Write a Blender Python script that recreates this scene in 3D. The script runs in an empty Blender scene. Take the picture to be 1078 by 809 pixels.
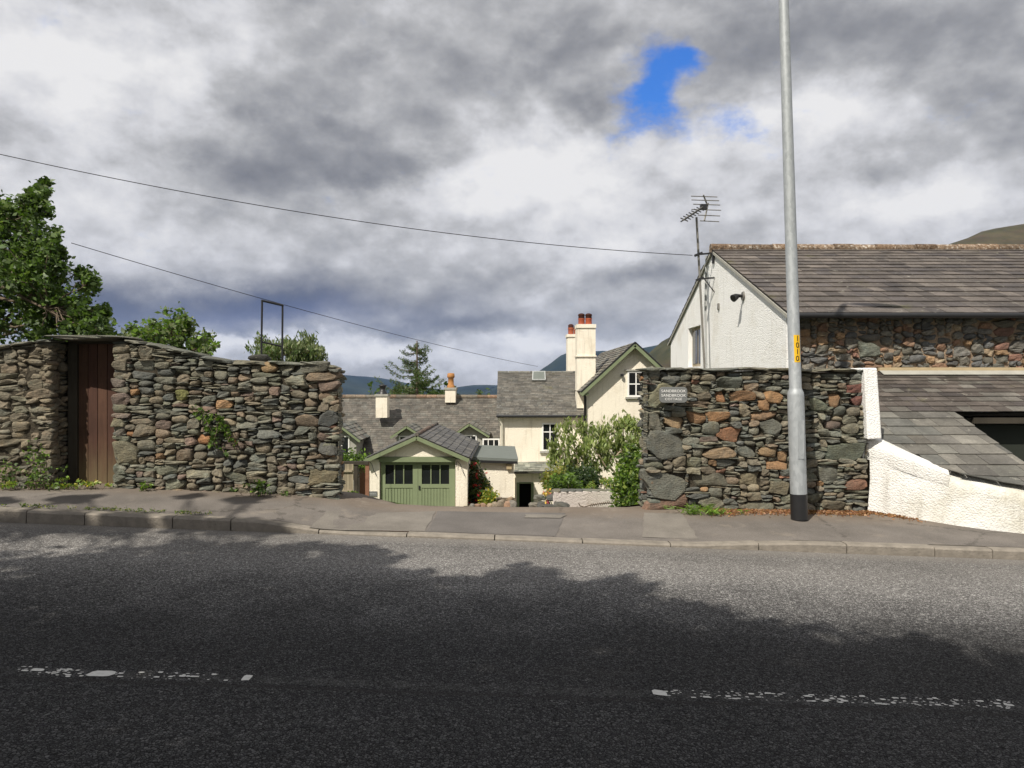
import bpy, math, random
import numpy as np
from mathutils import Vector, noise, Matrix
R = math.radians
random.seed(7)
rng = np.random.default_rng(7)
sc = bpy.context.scene
C = sc.collection

# ---------------------------------------------------------------- camera
F = 770.0; HZ = 402.0; CX = 539.0; EYE = 1.65
cam_d = bpy.data.cameras.new('camera'); cam = bpy.data.objects.new('camera', cam_d); C.objects.link(cam)
cam.location = (0, 0, EYE); cam.rotation_euler = (R(90), 0, 0)
cam_d.sensor_width = 36; cam_d.lens = F / 1078 * 36; cam_d.shift_y = -2.5 / 1078
cam_d.clip_start = 0.05; cam_d.clip_end = 60000
sc.camera = cam

# ---------------------------------------------------------------- light
SUN_EL = 50.0
sh = Vector((0.562, 0.827)); sh.normalize()
LD = Vector((sh.x * math.cos(R(SUN_EL)), sh.y * math.cos(R(SUN_EL)), -math.sin(R(SUN_EL))))   # the way the light travels
sun_d = bpy.data.lights.new('sun', 'SUN'); sun = bpy.data.objects.new('sun', sun_d); C.objects.link(sun)
sun_d.energy = 5.0; sun_d.angle = R(0.53); sun_d.color = (1.0, 0.94, 0.84)
sun.rotation_euler = LD.to_track_quat('-Z', 'Y').to_euler()
sun.location = (-20, -30, 40)
vs = sc.view_settings
vs.view_transform = 'Standard'; vs.look = 'None'; vs.gamma = 1; vs.use_curve_mapping = False
vs.exposure = 0.18

class NT:
    """small helper for node trees"""
    def __init__(s, tree): s.t = tree; s.n = tree.nodes; s.l = tree.links
    def node(s, typ, **kw):
        n = s.n.new(typ)
        for k, v in kw.items(): setattr(n, k, v)
        return n
    def link(s, a, b): s.l.new(a, b)
    def inp(s, sock, v):
        if hasattr(v, 'is_output') or isinstance(v, bpy.types.NodeSocket): s.l.new(v, sock)
        else: sock.default_value = v
    def m(s, op, a, b=None, c=None, clamp=False):
        n = s.n.new('ShaderNodeMath'); n.operation = op; n.use_clamp = clamp
        s.inp(n.inputs[0], a)
        if b is not None: s.inp(n.inputs[1], b)
        if c is not None: s.inp(n.inputs[2], c)
        return n.outputs[0]
    def vm(s, op, a, b=None):
        n = s.n.new('ShaderNodeVectorMath'); n.operation = op
        s.inp(n.inputs[0], a)
        if b is not None: s.inp(n.inputs[1], b)
        return n.outputs[0]
    def mix(s, f, a, b, mode='MIX'):
        n = s.n.new('ShaderNodeMix'); n.data_type = 'RGBA'; n.blend_type = mode; n.clamp_factor = True
        s.inp(n.inputs[0], f); s.inp(n.inputs[6], a); s.inp(n.inputs[7], b)
        return n.outputs[2]
    def ramp(s, f, stops, interp='LINEAR'):
        n = s.n.new('ShaderNodeValToRGB'); n.color_ramp.interpolation = interp
        e = n.color_ramp.elements
        while len(e) > 1: e.remove(e[-1])
        e[0].position = stops[0][0]; e[0].color = col4(stops[0][1])
        for p, c in stops[1:]:
            x = e.new(p); x.color = col4(c)
        s.inp(n.inputs[0], f); return n.outputs[0]
    def noise(s, vec, scale, detail=4, rough=.5, dist=0, dim='3D'):
        n = s.n.new('ShaderNodeTexNoise'); n.noise_dimensions = dim
        s.inp(n.inputs['Vector'], vec); n.inputs['Scale'].default_value = scale
        n.inputs['Detail'].default_value = detail; n.inputs['Roughness'].default_value = rough
        n.inputs['Distortion'].default_value = dist
        return n.outputs[0]
    def vor(s, vec, scale, feature='F1', out='Distance', rand=1):
        n = s.n.new('ShaderNodeTexVoronoi'); n.feature = feature
        s.inp(n.inputs['Vector'], vec); n.inputs['Scale'].default_value = scale
        n.inputs['Randomness'].default_value = rand
        return n.outputs[out]
    def mapping(s, vec, scale=(1, 1, 1), rot=(0, 0, 0), loc=(0, 0, 0)):
        n = s.n.new('ShaderNodeMapping'); s.inp(n.inputs[0], vec)
        n.inputs['Scale'].default_value = scale; n.inputs['Rotation'].default_value = rot; n.inputs['Location'].default_value = loc
        return n.outputs[0]
    def smooth(s, x, a, b, lo=0., hi=1.):
        n = s.n.new('ShaderNodeMapRange'); n.interpolation_type = 'SMOOTHSTEP'
        s.inp(n.inputs[0], x); n.inputs[1].default_value = a; n.inputs[2].default_value = b
        n.inputs[3].default_value = lo; n.inputs[4].default_value = hi
        return n.outputs[0]
def col4(c):
    if isinstance(c, (int, float)): return (c, c, c, 1)
    return (c[0], c[1], c[2], 1)
def srgb(r, g, b):
    f = lambda u: (u / 255) / 12.92 if u / 255 <= .04045 else ((u / 255 + .055) / 1.055) ** 2.4
    return (f(r), f(g), f(b))

# ---------------------------------------------------------------- sky: Nishita with procedural clouds laid over it by direction
world = bpy.data.worlds.new("World"); sc.world = world; world.use_nodes = True
w = NT(world.node_tree); w.n.clear()
tc = w.node('ShaderNodeTexCoord').outputs['Generated']
D = w.vm('NORMALIZE', tc)
sep = w.node('ShaderNodeSeparateXYZ'); w.link(D, sep.inputs[0])
dx, dy, dz = sep.outputs
az = w.m('ARCTAN2', dx, dy); el = w.m('ARCSINE', dz)
# cloud-layer coordinates: stretched near the horizon
den = w.m('ADD', w.m('MAXIMUM', dz, 0.0), 0.22)
cmb = w.node('ShaderNodeCombineXYZ')
w.link(w.m('DIVIDE', dx, den), cmb.inputs[0]); w.link(w.m('DIVIDE', dy, den), cmb.inputs[1]); w.link(w.m('MULTIPLY', dz, 2.2), cmb.inputs[2])
P = cmb.outputs[0]
Pv = w.mapping(D, scale=(1, 1, 1.7))
Pw = w.mapping(D, scale=(1, 1, 1.45))
wa = w.m('SUBTRACT', w.noise(Pw, 4.2, 10, .6), .5)
wb = w.m('SUBTRACT', w.noise(w.mapping(Pw, loc=(7.3, 2.1, 4.4)), 4.2, 10, .6), .5)
azw = w.m('ADD', az, w.m('MULTIPLY', wa, .27))
elw = w.m('ADD', el, w.m('MULTIPLY', wb, .17))
def pdir(px, py):
    v = Vector(((px - CX) / F, 1, (HZ - py) / F)).normalized()
    return math.atan2(v.x, v.y), math.asin(v.z)
def blob(px, py, rx, ry, A=azw, E=elw):
    a, e = pdir(px, py)
    k = 1.0 / (1 + ((px - CX) / F) ** 2)
    ra, re = rx / F * k, ry / F * math.sqrt(k)
    s = w.m('ADD', w.m('POWER', w.m('ABSOLUTE', w.m('DIVIDE', w.m('SUBTRACT', A, a), ra)), 2.0),
                   w.m('POWER', w.m('ABSOLUTE', w.m('DIVIDE', w.m('SUBTRACT', E, e), re)), 2.0))
    return w.m('EXPONENT', w.m('MULTIPLY', s, -1.0))
BL = [  # px, py, rx, ry, amount (brighter / darker)
 (60, 60, 130, 70, .24), (210, 75, 60, 50, .20), (20, 170, 90, 60, .10), (0,0,150,40,.08),
 (260, 165, 150, 45, -.22), (400, 165, 90, 32, -.30), (330, 60, 110, 50, -.10), (560, 50, 200, 60, -.22), (450, 120, 60, 40, -.06),
 (960, 40, 160, 60, -.22), (1060, 110, 70, 70, -.12), (780, 30, 120, 45, -.20), (620, 110, 40, 30, -.12),
 (440, 180, 50, 40, .14), (530, 195, 90, 40, .28), (600, 165, 70, 35, .20), (770, 150, 70, 35, .20), (880, 120, 90, 35, .26), (990, 190, 70, 30, .16),
 (640, 240, 80, 30, .14), (560, 270, 60, 25, .10), (930, 215, 120, 25, .16), (925, 180, 50, 16, -.14), (1040, 215, 40, 16, -.12),
 (130, 225, 120, 45, -.02), (120, 300, 150, 30, -.28), (260, 322, 170, 22, -.34), (430, 300, 120, 35, -.12), (230, 350, 90, 9, -.18),
 (390, 268, 90, 20, -.04), (260, 365, 90, 11, .40), (390, 378, 60, 9, .34), (330, 345, 60, 8, .12), (470, 352, 110, 12, -.26), (600, 330, 90, 26, -.20),
 (560, 372, 60, 8, .24), (490, 388, 80, 10, .10), (640, 355, 90, 10, .10), (690, 300, 60, 30, -.12), (680, 262, 60, 14, .10), (560, 300, 40, 16, .02),
]
tot = None
for (px, py, rx, ry, a) in BL:
    b = w.m('MULTIPLY', blob(px, py, rx, ry), a)
    tot = b if tot is None else w.m('ADD', tot, b)
n1 = w.noise(w.mapping(Pw, loc=(4.2, 0, 1)), 2.8, 8, .47)
n2 = w.noise(w.mapping(Pw, loc=(1.2, 5, 9)), 6.5, 7, .5)
n2b = w.noise(w.mapping(Pw, loc=(1.2 + .004, 5 + .006, 9 - .03)), 6.5, 7, .5)
relief = w.m('MULTIPLY', w.m('SUBTRACT', n2, n2b), 1.1)
v = w.m('ADD', .705, w.m('MULTIPLY', tot, 1.15))
v = w.m('ADD', v, w.m('MULTIPLY', w.m('SUBTRACT', n1, .5), .55))
v = w.m('ADD', v, w.m('MULTIPLY', w.m('SUBTRACT', n2, .5), .26))
v = w.m('ADD', v, relief)
n3 = w.noise(w.mapping(Pw, loc=(3, 3, 2)), 14, 9, .62)
v = w.m('ADD', v, w.m('MULTIPLY', w.m('MULTIPLY', w.m('SUBTRACT', n3, .5), w.smooth(v, .35, .75)), .72))
ccol = w.ramp(v, [(0.0, srgb(92, 96, 106)), (.2, srgb(116, 118, 125)), (.4, srgb(146, 147, 151)), (.6, srgb(182, 182, 184)), (.8, srgb(212, 212, 215)), (1.1 - .1, srgb(233, 232, 232))])
# the dark bands low down are bluer
blu = w.m('MULTIPLY', w.m('ADD', blob(270, 335, 190, 20), w.m('MULTIPLY', blob(150, 300, 220, 40), .35)), .75, clamp=True)
ccol = w.mix(blu, ccol, w.mix(.5, ccol, (*srgb(58, 82, 140), 1)))
# gaps of blue
e1 = w.m('ADD', w.m('MULTIPLY', blob(690, 98, 42, 42), 1.12), w.m('MULTIPLY', blob(720, 72, 40, 18), .5))
e1 = w.m('ADD', e1, w.m('MULTIPLY', blob(775, 138, 60, 24), .56))
nn = w.noise(Pv, 15, 10, .66)
gap = w.smooth(w.m('ADD', e1, w.m('MULTIPLY', w.m('SUBTRACT', nn, .5), 2.0)), .22, 1.25)
sky = w.node('ShaderNodeTexSky'); sky.sky_type = 'NISHITA'; sky.sun_disc = False
sky.sun_elevation = R(SUN_EL); sky.sun_rotation = math.atan2(-LD.x, -LD.y)
sky.air_density = 1.6; sky.ozone_density = 4.0; sky.dust_density = .4
bg1 = w.node('ShaderNodeBackground'); w.link(w.mix(1.0, sky.outputs[0], (.30, .66, 1.35, 1), 'MULTIPLY'), bg1.inputs[0]); bg1.inputs[1].default_value = .10
bg2 = w.node('ShaderNodeBackground'); w.link(ccol, bg2.inputs[0]); bg2.inputs[1].default_value = .92
mx = w.node('ShaderNodeMixShader'); w.link(gap, mx.inputs[0]); w.link(bg2.outputs[0], mx.inputs[1]); w.link(bg1.outputs[0], mx.inputs[2])
wo = w.node('ShaderNodeOutputWorld'); w.link(mx.outputs[0], wo.inputs[0])

# ---------------------------------------------------------------- helpers
def at(px, py, d): return Vector(((px - CX) / F * d, d, EYE + (HZ - py) / F * d))
def X(px, d): return (px - CX) / F * d
def Z(py, d): return EYE + (HZ - py) / F * d
def interp(x, pts):
    if x <= pts[0][0]: return pts[0][1]
    for (a, b), (c, d) in zip(pts, pts[1:]):
        if x <= c: return b + (d - b) * (x - a) / (c - a)
    return pts[-1][1]
def wloc(p):
    v = Vector((0, 0, 0))
    while p is not None: v += p.location; p = p.parent
    return v
MATS = {}
def tag(o, label=None, cat=None, group=None, kind=None):
    if label: o['label'] = label
    if cat: o['category'] = cat
    if group: o['group'] = group
    if kind: o['kind'] = kind
    return o
def thing(name, loc, label, cat, group=None):
    o = bpy.data.objects.new(name, None); o.empty_display_size = .2; C.objects.link(o); o.location = loc
    return tag(o, label, cat, group)
class MB:
    def __init__(s): s.v = []; s.f = []; s.c = []; s.s = []
    def add(s, verts, faces, col=(1, 1, 1), smooth=False):
        b = len(s.v); s.v.extend([tuple(p) for p in verts])
        for f in faces: s.f.append(tuple(b + i for i in f)); s.c.append(col); s.s.append(smooth)
        return s
    def box(s, a, b, col=(1, 1, 1)):
        x0, x1 = sorted((a[0], b[0])); y0, y1 = sorted((a[1], b[1])); z0, z1 = sorted((a[2], b[2]))
        return s.add([(x0, y0, z0), (x1, y0, z0), (x1, y1, z0), (x0, y1, z0), (x0, y0, z1), (x1, y0, z1), (x1, y1, z1), (x0, y1, z1)],
              [(0, 3, 2, 1), (4, 5, 6, 7), (0, 1, 5, 4), (1, 2, 6, 5), (2, 3, 7, 6), (3, 0, 4, 7)], col)
    def hexa(s, p, col=(1, 1, 1)):   # 8 points: bottom ring then top ring
        return s.add(p, [(0, 3, 2, 1), (4, 5, 6, 7), (0, 1, 5, 4), (1, 2, 6, 5), (2, 3, 7, 6), (3, 0, 4, 7)], col)
    def prism(s, poly, vec, col=(1, 1, 1)):
        n = len(poly); vec = Vector(vec); q = [Vector(p) for p in poly]
        pts = q + [p + vec for p in q]
        fs = [tuple(range(n)), tuple(range(2 * n - 1, n - 1, -1))] + [(i, i + n, (i + 1) % n + n, (i + 1) % n) for i in range(n)]
        return s.add(pts, fs, col)
    def bar(s, a, b, w_, h_, col=(1, 1, 1), up=(0, 0, 1)):
        a = Vector(a); b = Vector(b); d = (b - a).normalized(); up = Vector(up)
        if abs(d.dot(up)) > .98: up = Vector((0, 1, 0))
        r = d.cross(up).normalized(); u = r.cross(d).normalized()
        r *= w_ / 2; u *= h_ / 2
        return s.hexa([a - r - u, a + r - u, b + r - u, b - r - u, a - r + u, a + r + u, b + r + u, b - r + u], col)
    def tube(s, pts, radii, n=8, col=(1, 1, 1), caps=True):
        pts = [Vector(p) for p in pts]
        if isinstance(radii, (int, float)): radii = [radii] * len(pts)
        vs_ = []; prev = None
        for i, p in enumerate(pts):
            d = (pts[min(i + 1, len(pts) - 1)] - pts[max(i - 1, 0)]).normalized()
            if prev is None:
                up = Vector((0, 0, 1)) if abs(d.z) < .9 else Vector((1, 0, 0))
                r = d.cross(up).normalized()
            else:
                r = (prev - d * prev.dot(d)).normalized()
            prev = r; u = d.cross(r)
            for k in range(n):
                t = 2 * math.pi * k / n
                vs_.append(p + (r * math.cos(t) + u * math.sin(t)) * radii[i])
        fs = []
        for i in range(len(pts) - 1):
            for k in range(n):
                fs.append((i * n + k, i * n + (k + 1) % n, (i + 1) * n + (k + 1) % n, (i + 1) * n + k))
        s.add(vs_, fs, col, True)
        if caps:
            s.add(vs_[:n], [tuple(range(n - 1, -1, -1))], col); s.add(vs_[-n:], [tuple(range(n))], col)
        return s
    def lathe(s, c, prof, n=16, col=(1, 1, 1)):
        return s.tube([(c[0], c[1], c[2] + z) for z, r in prof], [r for z, r in prof], n, col)
    def build(s, name, mat, parent=None, smooth=None, bevel=0):
        off = wloc(parent) if parent else Vector((0, 0, 0))
        me = bpy.data.meshes.new(name)
        vv = np.array(s.v, dtype=np.float64).reshape(-1, 3) - np.array(off)
        me.from_pydata(vv.tolist(), [], s.f)
        if isinstance(mat, str): mat = MATS[mat]
        me.materials.append(mat)
        a = me.color_attributes.new('col', 'FLOAT_COLOR', 'CORNER')
        ln = np.array([len(f) for f in s.f])
        cc = np.ones((len(s.f), 4)); cc[:, :3] = np.array(s.c, dtype=float).reshape(-1, 3)
        a.data.foreach_set('color', np.repeat(cc, ln, axis=0).astype(np.float32).ravel())
        sm = np.array(s.s, dtype=bool) if smooth is None else np.full(len(s.f), smooth)
        me.polygons.foreach_set('use_smooth', sm)
        me.update()
        o = bpy.data.objects.new(name, me); C.objects.link(o)
        if parent: o.parent = parent
        if bevel:
            m = o.modifiers.new('bevel', 'BEVEL'); m.width = bevel; m.segments = 2; m.limit_method = 'ANGLE'; m.angle_limit = R(40)
        return o
# ---------------------------------------------------------------- materials
def mat(name, build, rough=.8, spec=.3):
    m = bpy.data.materials.new(name); m.use_nodes = True; t = NT(m.node_tree); t.n.clear()
    b = t.node('ShaderNodeBsdfPrincipled'); b.inputs['Roughness'].default_value = rough; b.inputs['Specular IOR Level'].default_value = spec
    o = t.node('ShaderNodeOutputMaterial'); t.link(b.outputs[0], o.inputs[0])
    t.oc = t.node('ShaderNodeTexCoord').outputs['Object']
    a = t.node('ShaderNodeVertexColor'); a.layer_name = 'col'; t.at = a.outputs[0]; t.out = o
    build(t, b); MATS[name] = m; return m
def bump(t, b, h, strength=.5, dist=.01):
    n = t.node('ShaderNodeBump'); n.inputs['Strength'].default_value = strength; n.inputs['Distance'].default_value = dist
    t.inp(n.inputs['Height'], h); t.link(n.outputs[0], b.inputs['Normal']); return n
def simple(name, c, rough=.6, var=.25, scale=3, bs=0, bd=.005, bscale=60, spec=.3, attr=False, metal=0):
    def f(t, b):
        n = t.noise(t.oc, scale, 6, .6)
        base = t.mix(n, (*[x * (1 - var) for x in c], 1), (*[min(1, x * (1 + var)) for x in c], 1))
        if attr: base = t.mix(1.0, base, t.at, 'MULTIPLY')
        t.link(base, b.inputs['Base Color']); b.inputs['Metallic'].default_value = metal
        if bs: bump(t, b, t.noise(t.oc, bscale, 5, .6), bs, bd)
    return mat(name, f, rough, spec)
def f_stone(t, b):
    n = t.noise(t.oc, 9, 8, .65); n2 = t.noise(t.oc, 55, 6, .7); n3 = t.noise(t.mapping(t.oc, scale=(1, 1, 3.5)), 22, 5, .6)
    c = t.mix(1.0, t.at, t.ramp(n, [(.25, .55), (.5, .95), (.75, 1.45)]), 'MULTIPLY')
    c = t.mix(1.0, c, t.ramp(n2, [(.3, .62), (.5, 1.0), (.72, 1.4)]), 'MULTIPLY')
    st = t.smooth(t.noise(t.mapping(t.oc, loc=(8, 3, 3)), 17, 6, .7), .42, .62, 0., .55)
    c = t.mix(st, c, t.mix(1., c, t.ramp(t.noise(t.mapping(t.oc, loc=(5, 3, 3)), 5, 4, .6), [(.4, (.85, 1.05, 1.15)), (.6, (1.2, 1.1, .9))]), 'MULTIPLY'))
    c = t.mix(.28, c, t.mix(n3, (.05, .05, .04, 1), (.20, .185, .14, 1)))
    c = t.mix(t.smooth(t.noise(t.mapping(t.oc, loc=(3, 3, 3)), 14, 6, .7), .62, .74, 0., .8), c, (.30, .29, .20, 1))   # lichen
    c = t.mix(t.smooth(t.noise(t.mapping(t.oc, loc=(1, 6, 3)), 30, 6, .7), .66, .74, 0., .7), c, (.045, .045, .04, 1))
    t.link(c, b.inputs['Base Color'])
    bump(t, b, t.m('ADD', t.m('ADD', n2, t.m('MULTIPLY', n, 1.2)), t.m('MULTIPLY', n3, 1.0)), .9, .02)
mat('stone', f_stone, .85, .25)
def f_ridge(t, b):
    n = t.noise(t.oc, 14, 7, .75)
    c = t.mix(1., t.ramp(n, [(.34, (.07, .055, .045)), (.45, (.15, .11, .08)), (.51, (.26, .185, .125)), (.56, (.22, .17, .13)), (.61, (.60, .56, .50)), (.72, (.20, .17, .13))]), t.at, 'MULTIPLY')
    t.link(c, b.inputs['Base Color']); bump(t, b, n, .9, .03)
mat('ridge_lichen', f_ridge, .9, .1)
def f_core(t, b):
    n = t.noise(t.oc, 25, 6, .7)
    t.link(t.ramp(n, [(.3, (.03, .026, .02)), (.7, (.10, .085, .062))]), b.inputs['Base Color'])
    bump(t, b, n, 1, .03)
mat('wall_core', f_core, .95, .1)
def f_mortar(t, b):
    n = t.noise(t.oc, 6, 6, .65); n2 = t.noise(t.oc, 60, 5, .7)
    c = t.ramp(n, [(.3, (.22, .155, .105)), (.6, (.36, .27, .19))])
    c = t.mix(1., c, t.ramp(n2, [(.3, .7), (.7, 1.25)]), 'MULTIPLY')
    t.link(c, b.inputs['Base Color']); bump(t, b, t.m('ADD', n2, t.noise(t.oc, 20, 5, .6)), .8, .02)
mat('mortar', f_mortar, .92, .15)
def f_slate(t, b):
    n = t.noise(t.oc, 2.2, 7, .65); n2 = t.noise(t.mapping(t.oc, scale=(1, 2.2, 2.2)), 26, 6, .7)
    c = t.mix(1.0, t.at, t.ramp(n, [(.3, .62), (.5, .95), (.72, 1.4)]), 'MULTIPLY')
    c = t.mix(1.0, c, t.ramp(n2, [(.3, .7), (.7, 1.3)]), 'MULTIPLY')
    l = t.smooth(t.noise(t.mapping(t.oc, loc=(9, 1, 4)), 7, 8, .75), .585, .70)
    c = t.mix(t.m('MULTIPLY', l, .75), c, (.34, .32, .27, 1))
    m_ = t.smooth(t.noise(t.mapping(t.oc, loc=(2, 8, 4)), 1.4, 8, .7), .58, .72)
    c = t.mix(t.m('MULTIPLY', m_, .45), c, (.12, .115, .04, 1))
    t.link(c, b.inputs['Base Color']); bump(t, b, t.m('ADD', n2, n), .5, .012)
mat('slate', f_slate, .62, .35)
def f_roughcast(t, b, base=(.83, .82, .78), stain=(.60, .55, .42), bd=.02, sc_=38, st=.5):
    n = t.noise(t.oc, 1.1, 8, .65); v = t.vor(t.oc, sc_, 'F1'); n2 = t.noise(t.oc, sc_ * 1.3, 5, .7)
    c = t.mix(t.m('MULTIPLY', t.smooth(n, .48, .75), st), (*base, 1), (*stain, 1))
    streak = t.noise(t.mapping(t.oc, scale=(6, 6, .5)), 1.6, 6, .6)
    c = t.mix(t.m('MULTIPLY', t.smooth(streak, .52, .78), .35 * st * 2), c, (*[s * .62 for s in stain], 1))
    t.link(c, b.inputs['Base Color'])
    bump(t, b, t.m('ADD', t.m('MULTIPLY', v, -1.0), t.m('ADD', t.m('MULTIPLY', n2, .8), t.m('MULTIPLY', t.noise(t.oc, 7, 4, .5), .7))), .9, bd)
mat('white_roughcast', lambda t, b: f_roughcast(t, b, (.86, .855, .83), (.60, .56, .46), .008, 50, .5), .9, .15)
mat('white_lumpy', lambda t, b: f_roughcast(t, b, (.74, .73, .70), (.46, .43, .33), .009, 48, .85), .9, .15)
mat('cream_render', lambda t, b: f_roughcast(t, b, (.83, .765, .64), (.60, .52, .39), .008, 40, .6), .9, .15)
mat('pinkwhite_render', lambda t, b: f_roughcast(t, b, (.80, .72, .67), (.60, .50, .43), .015, 34, .5), .9, .15)
def f_road(t, b):
    s = t.node('ShaderNodeSeparateXYZ'); t.link(t.oc, s.inputs[0]); y = s.outputs[1]; x = s.outputs[0]
    flat = t.mapping(t.oc, scale=(1, 1, 0))
    d = t.vor(flat, 68, 'DISTANCE_TO_EDGE'); vc = t.vor(flat, 68, 'F1', 'Color')
    gr = t.node('ShaderNodeSeparateColor'); t.link(vc, gr.inputs[0])
    n = t.noise(flat, .8, 7, .6); n2 = t.noise(flat, 160, 4, .6); nf = t.noise(flat, 9, 6, .7)
    chip = t.ramp(gr.outputs[0], [(0, (.026, .026, .027)), (.5, (.080, .0795, .079)), (.96, (.150, .148, .145)), (1, (.20, .197, .19))])
    wear_and_light = t.mix(t.smooth(t.m('ADD', y, t.m('MULTIPLY', t.m('SUBTRACT', n, .5), 1.6)), 4.6, 6.4), (.60, .60, .61, 1), (3.0, 2.97, 2.92, 1))  # far lane's paler wear, with sunlit brightness and near-lane shade painted into the colour
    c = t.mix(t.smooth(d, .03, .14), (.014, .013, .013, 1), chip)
    c = t.mix(1., c, wear_and_light, 'MULTIPLY')
    dust = t.smooth(t.m('ADD', y, t.m('MULTIPLY', t.m('SUBTRACT', nf, .5), .35)), 7.0, 7.5)
    dust2 = t.m('MULTIPLY', t.smooth(t.m('ADD', y, t.m('MULTIPLY', t.m('SUBTRACT', n, .5), 1.2)), 5.2, 7.2), .35)
    c = t.mix(t.m('MAXIMUM', t.m('MULTIPLY', dust, .7), dust2), c, t.mix(n2, (.18, .165, .145, 1), (.30, .275, .245, 1)))
    # tar seam along the centre joint
    seam = t.m('ABSOLUTE', t.m('SUBTRACT', t.m('ADD', y, t.m('MULTIPLY', t.m('SUBTRACT', t.noise(flat, 1.3, 6, .7), .5), .12)), 3.84))
    c = t.mix(t.smooth(seam, .0, .035, .75, 0.), c, (.022, .020, .019, 1))
    c = t.mix(1., c, t.ramp(n, [(.3, .85), (.7, 1.15)]), 'MULTIPLY')
    # ghost of the old centre line, wheel tracks, oil drips
    gl = t.m('ABSOLUTE', t.m('SUBTRACT', y, 3.93)); c = t.mix(t.m('MULTIPLY', t.smooth(gl, .03, .06, .16, 0.), t.smooth(nf, .35, .6)), c, (.17, .165, .155, 1))
    tr = t.m('MULTIPLY', t.m('COSINE', t.m('MULTIPLY', t.m('SUBTRACT', y, 5.0), 4.2)), .09); tk = t.m('ADD', 1.0, tr); kk = t.node('ShaderNodeCombineXYZ'); [t.link(tk, kk.inputs[i]) for i in range(3)]
    c = t.mix(1., c, kk.outputs[0], 'MULTIPLY')
    c = t.mix(t.smooth(t.noise(t.mapping(flat, scale=(.45, 1.6, 1), loc=(3, 9, 0)), 1.1, 7, .6), .56, .74, 0., .35), c, (.05, .046, .042, 1))
    # fine hairline cracks
    ck = t.vor(t.mapping(flat, loc=(3.7, 1.3, 0)), .42, 'DISTANCE_TO_EDGE')
    c = t.mix(t.smooth(t.m('ADD', ck, t.m('MULTIPLY', t.m('SUBTRACT', nf, .5), .05)), .0, .004, .28, 0.), c, (.03, .028, .025, 1))
    t.link(c, b.inputs['Base Color'])
    t.link(t.mix(t.smooth(d, .03, .14), (.95, .95, .95, 1), (.72, .72, .72, 1)), b.inputs['Roughness'])
    h = t.m('ADD', t.m('MULTIPLY', t.smooth(d, 0., .22), 1.), t.m('MULTIPLY', gr.outputs[1], .6))
    bump(t, b, t.m('ADD', h, t.m('MULTIPLY', n2, .25)), .9, .0045)
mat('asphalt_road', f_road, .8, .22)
def f_pave(t, b):
    s = t.node('ShaderNodeSeparateXYZ'); t.link(t.oc, s.inputs[0]); x = s.outputs[0]; y = s.outputs[1]
    n = t.noise(t.oc, 1.4, 7, .65); n2 = t.noise(t.oc, 120, 4, .7); nf = t.noise(t.oc, 11, 6, .7)
    c = t.ramp(n2, [(.3, (.095, .085, .076)), (.6, (.165, .148, .132)), (.8, (.25, .225, .20))])
    c = t.mix(1., c, t.ramp(n, [(.3, .8), (.7, 1.3)]), 'MULTIPLY')
    dirt = t.smooth(t.m('ADD', y, t.m('MULTIPLY', t.m('SUBTRACT', nf, .5), .5)), 8.35, 8.95)
    c = t.mix(t.m('MULTIPLY', dirt, .5), c, (.17, .125, .085, 1))
    ck = t.vor(t.mapping(t.oc, loc=(1.7, 2.3, 0), scale=(1, 1, 0)), .38, 'DISTANCE_TO_EDGE')
    c = t.mix(t.smooth(t.m('ADD', ck, t.m('MULTIPLY', t.m('SUBTRACT', nf, .5), .10)), .0, .007, .45, 0.), c, (.04, .035, .03, 1))
    c = t.mix(t.smooth(t.noise(t.mapping(t.oc, loc=(5, 5, 5)), 3.2, 8, .7), .56, .68, 0., .45), c, (.25, .215, .175, 1))
    t.link(c, b.inputs['Base Color']); bump(t, b, t.m('ADD', n2, nf), .6, .004)
mat('pavement', f_pave, .88, .2)
mat('patch_light', lambda t, b: (t.link(t.mix(1., t.ramp(t.noise(t.oc, 110, 4, .7), [(.3, (.13, .118, .102)), (.7, (.235, .213, .185))]), t.ramp(t.noise(t.oc, 3, 5, .6), [(.3, .8), (.7, 1.15)]), 'MULTIPLY'), b.inputs['Base Color']), bump(t, b, t.noise(t.oc, 110, 4, .7), .6, .004)), .9, .2)
mat('patch_dark', lambda t, b: (t.link(t.mix(1., t.ramp(t.noise(t.oc, 130, 4, .7), [(.3, (.085, .078, .072)), (.7, (.165, .15, .138))]), t.ramp(t.noise(t.oc, 2, 5, .6), [(.3, .85), (.7, 1.15)]), 'MULTIPLY'), b.inputs['Base Color']), bump(t, b, t.noise(t.oc, 130, 4, .7), .6, .004)), .9, .2)
simple('kerb_stone', (.22, .195, .162), .9, .55, 9, .9, .012, 45)
simple('road_paint', (.56, .55, .52), .7, .3, 45, .4, .003, 120)
def f_wood(t, b, c1, c2, sc_=1):
    n = t.noise(t.mapping(t.oc, scale=(14, 14, .8)), 3 * sc_, 8, .65, .6); n2 = t.noise(t.oc, 2, 5, .6)
    c = t.mix(n, (*c1, 1), (*c2, 1)); c = t.mix(1., c, t.ramp(n2, [(.3, .75), (.7, 1.25)]), 'MULTIPLY')
    c = t.mix(1., c, t.at, 'MULTIPLY')
    t.link(c, b.inputs['Base Color']); bump(t, b, n, .6, .006)
mat('wood_red', lambda t, b: f_wood(t, b, (.085, .032, .018), (.19, .075, .042)), .7, .3)
mat('wood_grey', lambda t, b: f_wood(t, b, (.22, .18, .12), (.42, .36, .26)), .85, .2)
mat('wood_dark', lambda t, b: f_wood(t, b, (.03, .026, .02), (.07, .06, .045)), .85, .2)
simple('green_paint', (.205, .245, .14), .55, .14, 4, .15, .002, 90, .4)
simple('green_trim', (.18, .215, .12), .6, .25, 5, .2, .003, 60, .4)
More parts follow.
